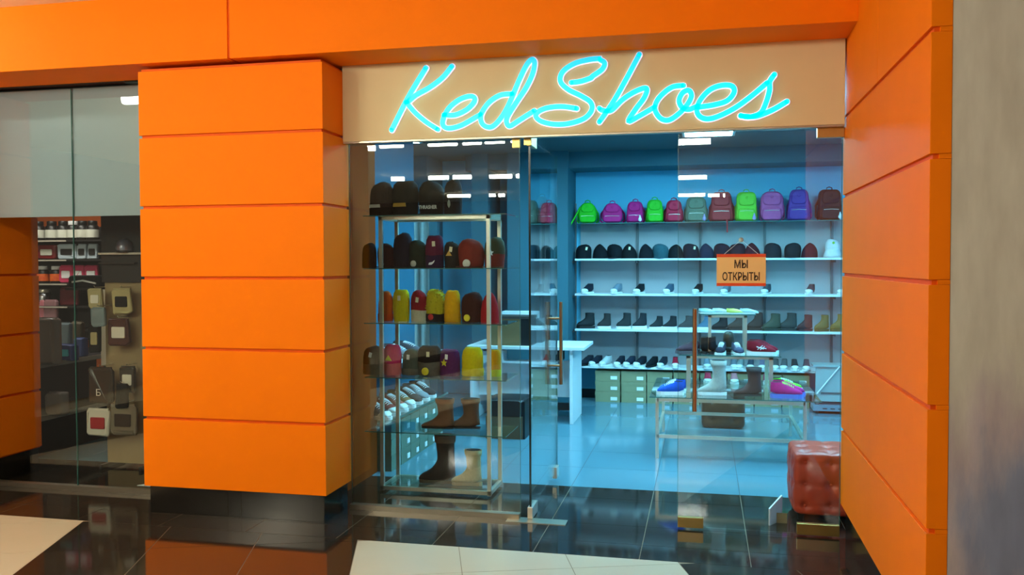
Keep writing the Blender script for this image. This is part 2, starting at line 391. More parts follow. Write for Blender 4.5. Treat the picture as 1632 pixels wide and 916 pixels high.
_rp = _nt.nodes.new('ShaderNodeValToRGB'); _rp.color_ramp.elements[0].color = (0, .88, .85, 1); _rp.color_ramp.elements[1].color = (0, .42, .80, 1)
_nt.links.new(_mr.outputs[0], _rp.inputs[0]); _nt.links.new(_rp.outputs[0], _nt.nodes['Principled BSDF'].inputs['Emission Color'])
SEH = mat('pale_halo_glow', (220, 200, 240), .4, emit=(.78, .72, .95), estr=1.0)
def z6(*p): return [(540+x/3.886, 50+y/3.886) for x, y in p]
def z7(*p): return [(940+x/3.795, 50+y/3.795) for x, y in p]
L_ = [('k', [z6((541, 226), (430, 410), (328, 612)), z6((702, 216), (640, 290), (560, 350), (480, 395), (428, 438)), z6((420, 440), (470, 500), (540, 560), (614, 607))]),
 ('e', [z6((652, 518), (720, 518), (790, 487), (838, 440), (838, 408), (800, 404), (740, 428), (680, 480), (646, 550), (652, 590), (690, 600), (760, 582), (850, 532), (880, 515))]),
 ('d', [z6((1075, 388), (1000, 396), (930, 442), (884, 510), (884, 562), (912, 590), (955, 588), (1010, 530), (1060, 440), (1110, 320), (1160, 215), (1195, 176), (1213, 192), (1202, 260), (1160, 350), (1100, 440), (1045, 530), (1042, 570), (1062, 586), (1120, 550), (1212, 492))]),
 ('s', [z6((1474, 478), (1380, 466), (1290, 475), (1234, 500), (1222, 530), (1260, 560), (1340, 576), (1430, 570), (1520, 540), (1566, 490), (1560, 440), (1500, 400), (1420, 360), (1373, 310), (1388, 250), (1460, 200), (1550, 176), (1620, 170))+z7((62, 172), (90, 192), (75, 230), (20, 270))+z6((1560, 290), (1500, 310), (1440, 318))]),
 ('h', [z7((300, 140), (220, 290), (140, 430), (58, 548)), z7((58, 466), (78, 478), (130, 478), (200, 412), (280, 362), (343, 345), (330, 400), (275, 475), (234, 544), (300, 512), (392, 458))]),
 ('o', [z7((567, 328), (500, 337), (440, 380), (402, 430), (396, 480), (430, 528), (480, 536), (540, 497), (592, 440), (615, 390), (598, 358), (562, 372), (540, 420), (560, 462), (600, 472), (652, 452))]),
 ('e', [z7((652, 460), (750, 445), (830, 420), (872, 370), (860, 332), (800, 327), (730, 352), (672, 410), (648, 470), (662, 512), (710, 530), (780, 513), (880, 462), (980, 390), (1072, 312))]),
 ('s', [z7((1116, 262), (1088, 305), (1086, 360), (1062, 440), (1030, 496), (965, 518), (912, 510)), z7((912, 512), (1000, 515), (1100, 478), (1192, 425))])]
def smooth_pts(pts, n=6):
    out = []
    for i in range(len(pts)-1):
        p0, p1, p2, p3 = pts[max(i-1, 0)], pts[i], pts[i+1], pts[min(i+2, len(pts)-1)]
        for k in range(n):
            t = k/n
            out.append(.5*((2*p1)+(p2-p0)*t+(2*p0-5*p1+4*p2-p3)*t*t+(3*p1-p0-3*p2+p3)*t**3))
    out.append(pts[-1]); return out
def ribbon(mb, pts, hw, y0, y1):      # flat stroke in the sign plane with round ends
    pts = smooth_pts([Vector((p.x, p.z)) for p in pts])
    L1, R1 = [], []
    for i, p in enumerate(pts):
        t = (pts[min(i+1, len(pts)-1)]-pts[max(i-1, 0)]).normalized(); nn = Vector((-t.y, t.x))
        L1.append(p+nn*hw); R1.append(p-nn*hw)
    for i in range(len(pts)-1):
        q = [L1[i], R1[i], R1[i+1], L1[i+1]]
        vs = [(a.x, y0, a.y) for a in q]+[(a.x, y1, a.y) for a in q]
        mb.add(vs, [(0, 1, 2, 3), (7, 6, 5, 4), (0, 3, 7, 4), (1, 5, 6, 2)])
    for c in (pts[0], pts[-1]):
        rg = [[(c.x+hw*math.cos(a*math.pi/6), yy, c.y+hw*math.sin(a*math.pi/6)) for a in range(12)] for yy in (y0, y1)]
        mb.rings(rg, False)
def plane_y(pt, Y): return at(pt[0], pt[1], Y)
for ln, strokes in L_:
    a, h = MB(), MB()
    for st in strokes:
        pts = [plane_y(p, sy0-.012) for p in st]
        ribbon(a, pts, .0142, sy0-.022, sy0-.010); ribbon(h, pts, .0178, sy0-.010, sy0)
    o = rel(obj('letter', a, SE), sg)
    h_ = rel(obj('glow_rim', h, SEH), sg); h_.parent = o; h_.matrix_parent_inverse = Matrix()

# ================================================================== STOREFRONT GLASS
YG = 5.1
def pane(name, a, b, parent=None):
    return obj(name, B(a, b), GLASS, parent)
w1 = pane('window_1', (-2.16, YG-.005, .03), (-1.075, YG+.005, 2.7)); w1['kind'] = 'structure'
obj('green_edge', B((-1.075, YG-.005, .03), (-1.0735, YG+.005, 2.7)), GLASS_EDGE, w1)
obj('left_edge', B((-2.1615, YG-.005, .03), (-2.16, YG+.005, 2.7)), ALU, w1)
obj('floor_channel', B((-2.17, YG-.025, 0), (-1.08, YG+.025, .032)), ALU, w1)
obj('patch_fitting', B((-1.115, YG-.02, 2.235), (-1.07, YG+.02, 2.29)), BRASS, w1)
# open leaf
d1 = link('door_1', None, None, (-1.015, YG, 0)); d1['kind'] = 'structure'
obj('glass_leaf', B((-.006, .01, .07), (.006, .97, 2.29)), GLASS, d1)
obj('glass_edge', B((-.006, .004, .07), (.006, .010, 2.29)), mat('dark_glass_edge', (12, 34, 40), .2), d1)
obj('free_edge', B((-.006, .97, .07), (.006, .975, 2.29)), GLASS_EDGE, d1)
hm = MB()
for sx in (-.05, .05): hm.tube([(sx, .86, .70), (sx, .86, 1.275)], .0125, 12)
for z in (.83, 1.16): hm.tube([(-.05, .86, z), (.05, .86, z)], .008, 8)
obj('handle', hm, HANDLE, d1)
for z, nm in ((0.005, 'bottom'), (2.245, 'top')):
    obj('pivot_fitting', B((-.016, -.008, z), (.016, .16, z+.07)), BRASS if z > 1 else CHROME, d1, bevel=.003)
obj('floor_clamp', B((-.016, .88, .03), (.016, .97, .11)), CHROME, d1, bevel=.003)
obj('top_bracket', B((-.03, -.012, 2.25), (.012, .02, 2.30)), BRASS, d1)
hp = obj('pivot_plate', B((-1.15, 5.02, .0), (-.79, 5.12, .004)), ALU); tag(hp, 'flat metal pivot plate set in the black floor under the open door', 'floor plate')
# closed leaf
d2 = link('door_2', None, None, (.76, YG, 0)); d2['kind'] = 'structure'
obj('glass_leaf', B((-.90, -.005, .015), (-.012, .005, 2.29)), GLASS, d2)
obj('green_edge', B((-.902, -.005, .015), (-.90, .005, 2.29)), GLASS_EDGE, d2)
obj('right_edge', B((-.012, -.005, .015), (-.0095, .005, 2.29)), GLASS_EDGE, d2)
hm = MB()
for sy in (-.05, .05): hm.tube([(-.806, sy, .695), (-.806, sy, 1.28)], .0125, 12)
for z in (.83, 1.16): hm.tube([(-.806, -.05, z), (-.806, .05, z)], .008, 8)
obj('handle', hm, HANDLE, d2)
obj('lock_fitting', B((-.90, -.017, .012), (-.755, .017, .072)), BRASS, d2, bevel=.002)
obj('pivot_fitting', B((-.24, -.017, .012), (-.012, .017, .075)), BRASS, d2, bevel=.002)
obj('top_fitting', B((-.145, -.017, 2.235), (-.002, .017, 2.292)), BRASS, d2, bevel=.002)
# hanging notice on the closed leaf
nt_ = thing('open_notice', 'cream notice with orange bands and dark lettering hung on the closed glass door', 'notice', (.21, YG-.012, 1.412))
obj('card', B((-.135, -.0015, 0), (.135, .0015, .182)), mat('notice_cream', (240, 205, 140), .5), nt_)
obj('band', B((-.135, -.0022, .164), (.135, -.0015, .182)), mat('notice_orange', (225, 80, 30), .5), nt_)
obj('band', B((-.135, -.0022, 0), (.135, -.0015, .017)), MATS['notice_orange'], nt_)
obj('cord', MB().tube([(-.095, 0, .18), (0, .004, .262), (.095, 0, .18)], .0012, 5), CARD_W, nt_)
sc2 = MB().lathe([(.014, 0), (.013, .002), (.007, .005), (.003, .009)], 14); sc2.xf(Matrix.Translation((0, .006, .262)) @ Matrix.Rotation(R(90), 4, 'X'))
obj('suction_cup', sc2, mat('clear_rubber', (170, 190, 190), .15), nt_)
def text(s_, size, m, name, parent, loc, rot, wx=1, bold=0, ext=.0006):
    cu = bpy.data.curves.new('t', 'FONT'); cu.body = s_; cu.size = size; cu.align_x = 'CENTER'; cu.extrude = ext; cu.offset = bold
    o = bpy.data.objects.new('t', cu); COL.objects.link(o)
    me = bpy.data.meshes.new_from_object(o.evaluated_get(bpy.context.evaluated_depsgraph_get()))
    bpy.data.objects.remove(o); me.materials.clear(); me.materials.append(m)
    return link(name, me, parent, loc, rot, (wx, 1, 1))
TXT = mat('dark_brown_print', (50, 30, 25), .6)
text('МЫ', .062, TXT, 'lettering', nt_, (0, -.0023, .103), (R(90), 0, 0), .72, .0012)
text('ОТКРЫТЫ', .062, TXT, 'lettering', nt_, (0, -.0023, .033), (R(90), 0, 0), .66, .0012)

# left shop glass: two panes, floor strip, frosted upper panel
w2 = pane('window_2', (-4.19, YG+.04, .03), (-3.392, YG+.05, 2.74)); w2['kind'] = 'structure'
w3 = pane('window_3', (-4.87, YG+.04, .03), (-4.194, YG+.05, 2.74)); w3['kind'] = 'structure'
obj('pane_edge', B((-4.1935, YG+.039, .03), (-4.1905, YG+.051, 2.74)), GLASS_EDGE, w2)
obj('floor_channel', B((-4.88, YG+.02, 0), (-3.39, YG+.07, .03)), ALU, w3)
FROST = mat('grey_frosted_film', (150, 164, 174), .35)
obj('frosted_panel', B((-4.19, YG+.055, 1.875), (-3.392, YG+.065, 2.74)), FROST, w2)
obj('frosted_panel', B((-4.87, YG+.055, 1.875), (-4.194, YG+.065, 2.74)), FROST, w3)

# ================================================================== GENERIC MERCHANDISE
_cache = {}
def cmesh(key, fn, m):
    k = (key, m.name)
    if k not in _cache: _cache[k] = fn().mesh(key, m)
    return _cache[k]
def ell(F_, B_, hw, n=16, p=2.4):
    # ring spanned by the front point F, back point B (x,z) with half width hw in y
    c = (Vector(F_)+Vector(B_))/2; a = (Vector(F_)-Vector(B_))/2; out = []
    for j in range(n):
        t = 2*math.pi*j/n; ct, st = math.cos(t), math.sin(t)
        u = math.copysign(abs(ct)**(2/p), ct); v = math.copysign(abs(st)**(2/p), st)
        out.append((c.x+a.x*u, hw*v, max(c.y+a.y*u, 0)))
    return out
SHOE = {   # unit: metres for a 0.28 m shoe, heel at x=0, toe at +x ; rings (F, B, halfwidth)
 'low': [((.10, .088), (0, .086), .032), ((.118, .082), (-.006, .058), .034), ((.142, .078), (-.006, .02), .037), ((.172, .067), (.06, .0), .040), ((.205, .050), (.14, 0), .045), ((.245, .038), (.2, 0), .046), ((.27, .026), (.25, 0), .034), ((.28, .012), (.274, 0), .014)],
 'high': [((.125, .150), (.0, .145), .036), ((.128, .125), (0, .11), .036), ((.136, .102), (-.006, .06), .037), ((.155, .086), (-.006, .02), .038), ((.18, .069), (.06, 0), .040), ((.212, .052), (.14, 0), .045), ((.245, .038), (.2, 0), .046), ((.27, .026), (.25, 0), .034), ((.28, .012), (.274, 0), .014)],
 'ankle': [((.148, .185), (.0, .18), .046), ((.144, .15), (.0, .14), .044), ((.150, .118), (-.004, .08), .042), ((.172, .10), (-.006, .02), .043), ((.198, .083), (.06, 0), .045), ((.226, .068), (.14, 0), .049), ((.254, .056), (.2, 0), .050), ((.276, .038), (.255, 0), .036), ((.286, .016), (.278, 0), .014)],
 'tall': [((.155, .315), (.0, .315), .058), ((.146, .25), (.004, .25), .053), ((.138, .19), (.004, .18), .048), ((.138, .145), (0, .10), .045), ((.158, .112), (-.006, .03), .044), ((.188, .082), (.06, 0), .045), ((.222, .062), (.14, 0), .047), ((.258, .046), (.2, 0), .048), ((.28, .028), (.258, 0), .034), ((.29, .012), (.282, 0), .014)],
}
def foot_outline(k=1.0, L=.285):
    prof = [(-.008, .0), (-.006, .018), (.01, .031), (.05, .035), (.1, .034), (.15, .039), (.2, .047), (.24, .047), (.268, .034), (.285, .012), (.288, 0)]
    pts = [(x, -y*k) for x, y in prof]+[(x, y*k) for x, y in prof[::-1][1:-1]]
    return pts
def make_shoe(kind, m_up, m_sole, label, loc, rz, sc=1., name='shoe', cat='shoe', group=None, sole_h=.022, laces=None, tagm=None, toe=None, cuff=None, stripe=None, tilt=0):
    t = thing(name, label, cat, loc, (0, R(tilt), R(rz)), group, sc)
    dz = Matrix.Translation((0, 0, sole_h*.8))
    rg = SHOE[kind]
    link('upper', cmesh('upper_'+kind+str(sole_h), lambda: MB().rings([ell(*r) for r in rg], True, True, True).xf(dz), m_up), t)
    link('sole', cmesh('sole'+str(sole_h), lambda: MB().prism(foot_outline(1.06), 0, sole_h), m_sole), t)
    def lin_():
        r = ell(*rg[0]); c = Vector((sum(p[0] for p in r)/16, 0, sum(p[2] for p in r)/16))
        rr = [tuple(c+(Vector(p)-c)*.86+Vector((0, 0, .0015))) for p in r]
        return MB().rings([rr, [(p[0], p[1], p[2]+.0015) for p in rr]], False).xf(dz)
    link('opening_shade', cmesh('opening_shade_'+kind+str(sole_h), lin_, OPENING_SHADE), t)
    if laces:
        def lc():
            mb = MB()
            F_ = [r[0] for r in rg if r[0][1] > .048]
            F_ = F_[:5]
            for a, b_ in zip(F_[:-1], F_[1:]):
                for q in (.25, .75):
                    x = a[0]+(b_[0]-a[0])*q; z = a[1]+(b_[1]-a[1])*q
                    mb.tube([(x-.004, -.024, z-.008), (x, -.012, z+.003), (x, .012, z+.003), (x-.004, .024, z-.008)], .0032, 5)
            return mb.xf(dz)
        link('laces', cmesh('laces_'+kind+str(sole_h), lc, laces), t)
    if toe:
        def tc_():
            r = [ell((a[0][0]+.0015, a[0][1]+.0015), a[1], a[2]+.0015) for a in rg[-3:]]
            return MB().rings(r, True).xf(dz)
        link('toe_cap', cmesh('toe_'+kind+str(sole_h), tc_, toe), t)
    if cuff:
        def cf():
            a, b_ = rg[0], rg[1]
            r0_ = [ell((a[0][0]+g, a[0][1]), (a[1][0]-g, a[1][1]), a[2]+g) for g in (.004, .007)]
            k_ = .75
            lo = ((a[0][0]+(b_[0][0]-a[0][0])*k_+.006, a[0][1]+(b_[0][1]-a[0][1])*k_), (a[1][0]+(b_[1][0]-a[1][0])*k_-.006, a[1][1]+(b_[1][1]-a[1][1])*k_), a[2]+.005)
            return MB().rings([ell(*lo), r0_[1], r0_[0]], True).xf(dz)
        link('cuff', cmesh('cuff_'+kind+str(sole_h), cf, cuff), t)
    if stripe:
        mb = MB()
        for s_ in (-1, 1):
            for (x0, z0, x1, z1) in ((.10, .03, .15, .062), (.125, .028, .17, .055), (.09, .052, .16, .034), (.13, .045, .185, .038)):
                y0_ = s_*.0425; y1_ = s_*.0465
                mb.tube([(x0, y0_-.001*s_, z0+.018), (x1, y1_, z1+.018)], .0035, 5)
        obj('stripe', mb, stripe, t)
    if tagm:
        obj('price_tag', B((.02, -.047, .09), (.045, -.044, .14)), tagm, t)
    return t

def hat_profile(w_, h_, kind):
    if kind == 'beanie': pr = [(.98, 0), (1.02, .08), (1.03, .38), (1.02, .62), (.93, .82), (.70, .95), (.35, 1.0), (.04, 1.0)]
    elif kind == 'pointed': pr = [(1.0, 0), (1.02, .08), (.98, .35), (.86, .6), (.62, .8), (.36, .93), (.15, 1.0), (.03, 1.02)]
    else: pr = [(.92, 0), (.98, .2), (1.03, .45), (1.02, .66), (.92, .84), (.66, .96), (.3, 1.0), (.04, 1.0)]
    return [(r*w_/2, z*h_) for r, z in pr]
def make_hat(kind, w_, h_, m1, label, loc, rz=0, cuff=None, group=None, name='beanie', cat='hat', patch=None, tagm=None, pom=None, brim=None, low=None, top=None, sy=.8, tilt=0, patch_shape='round', button=None):
    t = thing(name, label, cat, loc, (0, R(tilt), R(rz)), group)
    sd = random.randrange(5); key = '%s_%.3f_%.3f_%.2f_%d' % (kind, w_, h_, sy, sd)
    def lump(mb):      # soft knit sags a little, each hat in its own way
        for i, (x, y, z) in enumerate(mb.v):
            q = z/h_
            x += w_*.035*math.sin(3.1*q+sd*1.9)*q; z += h_*.035*q*math.sin(6*x/w_+sd*2.3)
            k_ = 1+.025*math.sin(4*math.atan2(y, x)+sd); mb.v[i] = (x*k_, y*k_, z)
        return mb
    prof = hat_profile(w_, h_, kind)
    if low:
        k = 3
        link('crown', cmesh('hatup_'+key, lambda: lump(MB().lathe(prof[k-1:], 20, sy=sy)), m1), t)
        link('lower_half', cmesh('hatlow_'+key, lambda: lump(MB().lathe(prof[:k], 20, sy=sy)), low), t)
    else:
        link('crown', cmesh('crown_'+key, lambda: lump(MB().lathe(prof, 20, sy=sy)), m1), t)
    if cuff:
        link('cuff', cmesh('cuff_'+key, lambda: MB().lathe([(w_/2*1.0, 0), (w_/2*1.07, .004), (w_/2*1.08, h_*.24), (w_/2*1.0, h_*.27)], 20, sy=sy), cuff), t)
    if brim:
        def br():
            n = 12; pts = [(w_/2*.98*math.cos(math.pi*(1+i/n)), w_/2*sy*.95*math.sin(math.pi*(1+i/n))) for i in range(n+1)]
            out = [(x*1.05, y-(w_*.42)*math.sin(math.pi*i/n)**.7) for i, (x, y) in enumerate(pts)]
            mb = MB()
            for i in range(n):
                q = [pts[i], out[i], out[i+1], pts[i+1]]
                dz_ = [0, -.0, -.0, 0]
                mb.add([(p[0], p[1], .004) for p in q]+[(p[0], p[1], .010) for p in q], [(0, 1, 2, 3), (7, 6, 5, 4), (1, 5, 6, 2), (0, 4, 5, 1), (2, 6, 7, 3), (3, 7, 4, 0)])
            return mb
        link('brim', cmesh('brim_'+key, br, brim), t)
        obj('top_button', MB().lathe([(.007, 0), (.007, .003), (.003, .006)], 8, c=(0, 0, h_)), brim, t)
    if pom:
        obj('pompom', MB().lathe([(.002, 0), (.016, .006), (.021, .018), (.016, .030), (.002, .036)], 10, c=(0, 0, h_-.004)), pom, t)
    yf = -w_/2*sy
    if patch:
        pm = MB()
        if patch_shape == 'round': pm.lathe([(.0165, 0), (.0165, .003), (.012, .0045), (.006, .003), (.0055, .0055)], 16)
        elif patch_shape == 'leaf': pm.prism([(0, -.024), (.009, -.008), (.009, .008), (0, .024), (-.009, .008), (-.009, -.008)], 0, .003)
        elif patch_shape == 'bar': pm.prism([(-.028, -.007), (.028, -.007), (.026, .007), (-.026, .007)], 0, .003)
        elif patch_shape == 'crescent': pm.prism([(-.018, -.012), (.0, -.012), (.014, 0), (.02, .014), (.006, .004), (-.014, 0)], 0, .003)
        elif patch_shape == 'triangle': pm.prism([(-.02, -.012), (.02, -.012), (0, .018)], 0, .003)
        elif patch_shape == 'star':
            pts = [((.018 if i % 2 == 0 else .008)*math.sin(i*math.pi/5), (.018 if i % 2 == 0 else .008)*math.cos(i*math.pi/5)) for i in range(10)][::-1]
            pm.prism(pts, 0, .003)
        zz = {'round': .16, 'leaf': .32, 'bar': .30, 'crescent': .16, 'triangle': .55, 'star': .5}[patch_shape]
        pm.xf(Matrix.Translation((0, yf*(1.08 if not brim else 1.05)-.001, h_*zz)) @ Matrix.Scale(max(1, w_/.12)*1.15, 4) @ Matrix.Rotation(R(90), 4, 'X'))
        obj('badge', pm, patch, t)
    if tagm:
        g = B((-.011, -.001, -.017), (.011, .001, .017)); g.xf(Matrix.Translation((w_*.12, yf*1.1, h_*.72)) @ Matrix.Rotation(R(random.uniform(-15, 15)), 4, 'Y'))
        obj('price_tag', g, tagm, t)
    return t

def rrect(w_, h_, r, n=4, taper=0., dome=0.):
    pts = []
    for cx, cz, a0 in ((w_/2-r, r, -90), (w_/2-r, h_-r, 0), (-w_/2+r, h_-r, 90), (-w_/2+r, r, 180)):
        for k in range(n+1):
            a = R(a0+90*k/n); x = cx+r*math.cos(a); z = cz+r*math.sin(a)
            x *= 1-taper*(z/h_)
            pts.append((x, z))
    return pts
def pillow(outl, d, inset=.82, n=4):
    cx = sum(p[0] for p in outl)/len(outl); cz = sum(p[1] for p in outl)/len(outl)
    rg = []
    for k in range(2*n+1):
        a = math.pi*k/(2*n); y = -d/2*math.cos(a); s_ = inset+(1-inset)*math.sin(a)**.6
        rg.append([(cx+(x-cx)*s_, y, cz+(z-cz)*s_) for x, z in outl])
    return MB().rings(rg, True)
def make_backpack(w_, h_, m1, label, loc, rz=0, taper=.25, flap=True, charm=None, strap_side=0, r=.06, group='backpacks on the top wall shelf'):
    t = thing('backpack', label, 'backpack', loc, (0, 0, R(rz)), group)
    d = .12
    obj('body', pillow(rrect(w_, h_, r, 5, taper), d), m1, t)
    pk = pillow(rrect(w_*.80, h_*.40, .03, 4, .05), .05).xf(Matrix.Translation((0, -d/2-.004, .012)))
    obj('front_pocket', pk, m1, t)
    if flap:
        fp = pillow(rrect(w_*.80*(1-taper*.6), h_*.42, .045, 5, taper*.7), .03).xf(Matrix.Translation((0, -d/2-.002, h_*.53)))
        obj('flap', fp, m1, t)
    obj('zip', MB().tube([(-w_*.3, -d/2-.03, h_*.34), (0, -d/2-.034, h_*.352), (w_*.3, -d/2-.03, h_*.34)], .003, 6), CHROME, t)
    obj('badge', MB().lathe([(.014, 0), (.014, .003), (.009, .005)], 12).xf(Matrix.Translation((0, -d/2-.016, h_*.80)) @ Matrix.Rotation(R(90), 4, 'X')), m1, t)
    obj('handle', MB().tube([(-.03, .01, h_-.01), (-.026, .01, h_+.018), (0, .01, h_+.028), (.026, .01, h_+.018), (.03, .01, h_-.01)], .006, 6), m1, t)
    for s_ in (-1, 1):
        obj('shoulder_strap', MB().tube([(s_*w_*.28, d/2, h_*.85), (s_*w_*.48, d/2+.02, h_*.5), (s_*w_*.5, d/2, h_*.12), (s_*w_*.42, d/2-.03, .012)], .011, 6), m1, t)
    if charm: obj('charm', MB().lathe([(.004, .0), (.018, .012), (.02, .03), (.012, .045), (.004, .075)], 10, c=(w_*.34, -d/2-.045, .008)), charm, t)
    return t

def frame_bars(mb, x0, x1, y0, y1, z0, z1, s, rails, posts=True):
    if posts:
        for x in (x0, x1):
            for y in (y0, y1): mb.box((x-s/2, y-s/2, z0), (x+s/2, y+s/2, z1))
    for z in rails:
        for y in (y0, y1): mb.box((x0-s/2, y-s/2, z-s/2), (x1+s/2, y+s/2, z+s/2))
        for x in (x0, x1): mb.box((x-s/2, y0, z-s/2), (x+s/2, y1, z+s/2))
    return mb

# ================================================================== HAT STAND behind the left pane
CY0, CY1 = 5.52, 5.83
CX0, CX1 = -2.118, -1.372
cab = thing('display_stand', 'tall chrome stand with glass shelves of hats and boots behind the left window pane', 'display stand', ((CX0+CX1)/2, (CY0+CY1)/2, 0))
for (x, y) in ((CX0, CY0), (CX1, CY0), (CX0, CY1), (CX1, CY1)):
    rel(obj('post', B((x-.0125, y-.0125, .012), (x+.0125, y+.0125, 1.862)), CHROME, bevel=.001), cab)
for z in (1.85, .03):
    for y in (CY0, CY1): rel(obj('rail', B((CX0-.0125, y-.0125, z-.0125), (CX1+.0125, y+.0125, z+.0125)), CHROME), cab)
    for x in (CX0, CX1): rel(obj('side_rail', B((x-.0125, CY0, z-.0125), (x+.0125, CY1, z+.0125)), CHROME), cab)
SZ = {'top': 1.868, 'cap': 1.515, 'beanie': 1.148, 'low': .783, 'boot': .417, 'base': .046}
for k, z in SZ.items():
    e_ = .11 if k != 'base' else 0
    g = rel(obj('glass_shelf', B((CX0-e_, CY0-.04 if k != 'base' else CY0, z-.006), (CX1+e_*1.1, CY1+.04 if k != 'base' else CY1, z)), SHELF_GLASS), cab)
    if k != 'base':
        ge = rel(obj('shelf_edge', B((CX0-e_, CY0-.0415, z-.006), (CX1+e_*1.1, CY0-.04, z)), GLASS_EDGE), cab)
        ge.parent = g; ge.matrix_parent_inverse = Matrix()
def onshelf(px0, px1, ytop, z, Y):
    """centre x, width and height of something whose outline spans px0..px1 and rises to ytop at depth Y"""
    a = at(px0, ytop, Y); b_ = at(px1, ytop, Y); return (a.x+b_.x)/2, b_.x-a.x, a.z-z
K = lambda n, c: knit('knit_'+n, c)
WHB = mat('white_badge', (215, 215, 205), .6); GOLD = mat('gold_print', (190, 150, 60), .6); YEL = mat('yellow_print', (225, 205, 40), .6)
REDB = mat('red_badge', (180, 40, 40), .6)
hats = [ # px0, px1, ytop, shelf, kind, name, material, label, options
 (590, 627, 292, 'top', 'beanie', 'beanie', K('check', (70, 48, 42)), 'brown checked knit beanie with white badge, leftmost on the stand top', dict(cuff=K('brown', (40, 28, 24)), patch=WHB, patch_shape='bar')),
 (627, 668, 288, 'top', 'cap', 'cap', cloth((24, 26, 26)), 'black cap with gold patch on the stand top', dict(brim=cloth((18, 18, 18)), patch=GOLD, patch_shape='bar')),
 (668, 708, 290, 'top', 'cap', 'cap', cloth((22, 24, 26)), 'black cap with white arched lettering on the stand top', dict(brim=cloth((18, 18, 18)))),
 (709, 737, 287, 'top', 'beanie', 'beanie', K('black', (28, 26, 30)), 'tall black knit beanie with grey leaf badge on the stand top', dict(patch=mat('grey_badge', (130, 135, 125), .6), patch_shape='leaf')),
 (578, 600, 388, 'cap', 'beanie', 'beanie', K('darkbrown', (48, 22, 16)), 'dark brown hat at the left end of the cap shelf', {}),
 (600, 628, 389, 'cap', 'cap', 'cap', cloth((62, 22, 26)), 'dark maroon cap with round white badge on the cap shelf', dict(brim=cloth((40, 18, 26)), patch=WHB)),
 (626, 656, 372, 'cap', 'cap', 'cap', cloth((30, 28, 48)), 'tall navy cap between maroon and green caps', dict(brim=cloth((26, 24, 44)))),
 (650, 681, 384, 'cap', 'cap', 'cap', cloth((28, 48, 38)), 'dark green cap with round badge on the cap shelf', dict(brim=cloth((24, 40, 32)), patch=WHB)),
 (680, 708, 374, 'cap', 'beanie', 'beanie', K('burgundy', (100, 22, 58)), 'burgundy hat with white crescent mark and long tag', dict(low=K('navyp', (46, 26, 66)), patch=CARD_W, patch_shape='crescent', tagm=CARD)),
 (707, 734, 386, 'cap', 'cap', 'cap', cloth((26, 26, 28)), 'black cap with large cream tag on the cap shelf', dict(brim=cloth((20, 20, 20)), tagm=CARD, patch=GOLD, patch_shape='triangle')),
 (732, 772, 382, 'cap', 'cap', 'cap', cloth((130, 40, 30)), 'brick red cap with round badge on the cap shelf', dict(brim=cloth((90, 30, 26)), patch=WHB)),
 (772, 804, 379, 'cap', 'cap', 'cap', cloth((52, 62, 42)), 'olive cap with red brim and white stars at the right end of the cap shelf', dict(low=cloth((120, 36, 30)), brim=cloth((110, 60, 40)), patch=CARD_W, patch_shape='star')),
 (602, 625, 465, 'beanie', 'beanie', 'beanie', K('orange', (225, 96, 20)), 'plain orange knit beanie at the left end of the beanie shelf', dict(cuff=K('orange2', (225, 80, 16)))),
 (625, 652, 460, 'beanie', 'cap', 'beanie', K('lemon', (225, 205, 20)), 'flat topped lemon yellow beanie beside the orange one', dict(tagm=CARD)),
 (653, 680, 464, 'beanie', 'beanie', 'beanie', K('red', (165, 24, 40)), 'red beanie with cream lower half', dict(low=K('cream', (225, 220, 190)), tagm=CARD)),
 (678, 708, 462, 'beanie', 'beanie', 'beanie', K('fluffy', (205, 190, 30)), 'fluffy yellow green hat with black band and red white badge', dict(cuff=K('black2', (24, 22, 26)), patch=REDB)),
 (709, 734, 461, 'beanie', 'beanie', 'beanie', K('yolk', (235, 175, 10)), 'warm yellow beanie beside the fluffy hat', dict(cuff=K('yolk2', (230, 165, 10)))),
 (734, 768, 466, 'beanie', 'cap', 'beanie', K('choc', (62, 24, 22)), 'dark brown beanie with small yellow badge', dict(patch=YEL)),
 (767, 796, 464, 'beanie', 'pointed', 'beanie', K('crimson', (175, 20, 36)), 'pointed crimson beanie at the right end of the beanie shelf', {}),
 (580, 612, 551, 'low', 'beanie', 'beanie', K('monkey', (70, 52, 46)), 'brown and grey beanie at the left end of the low shelf', dict(low=K('greybrown', (120, 108, 92)), tagm=CARD_W)),
 (613, 641, 547, 'low', 'beanie', 'beanie', K('hotpink', (225, 40, 110)), 'hot pink and pale pink beanie with yellow triangle', dict(low=K('palepink', (235, 125, 125)), patch=YEL, patch_shape='triangle')),
 (641, 668, 556, 'low', 'beanie', 'beanie', K('greengrey', (90, 100, 90)), 'grey green beanie with oval white tag on the low shelf', dict(cuff=K('grey3', (110, 108, 98)), tagm=CARD_W)),
 (666, 703, 549, 'low', 'cap', 'beanie', K('blackgrey', (26, 22, 28)), 'black beanie with grey lower half, cream tag and yellow badge', dict(low=K('grey4', (105, 100, 92)), tagm=CARD, patch=YEL)),
 (699, 733, 555, 'low', 'beanie', 'beanie', K('purple', (98, 36, 96)), 'purple beanie with yellow star and white tag', dict(patch=YEL, patch_shape='star', tagm=CARD_W)),
 (735, 768, 552, 'low', 'beanie', 'beanie', K('brightyellow', (230, 205, 10)), 'bright yellow knit beanie on the low shelf', dict(cuff=K('by2', (225, 200, 10)))),
 (777, 797, 556, 'low', 'beanie', 'beanie', K('amber', (225, 160, 10)), 'narrow amber yellow beanie at the right end of the low shelf', dict(cuff=K('lime', (190, 200, 20)))),
]
HY = 5.66
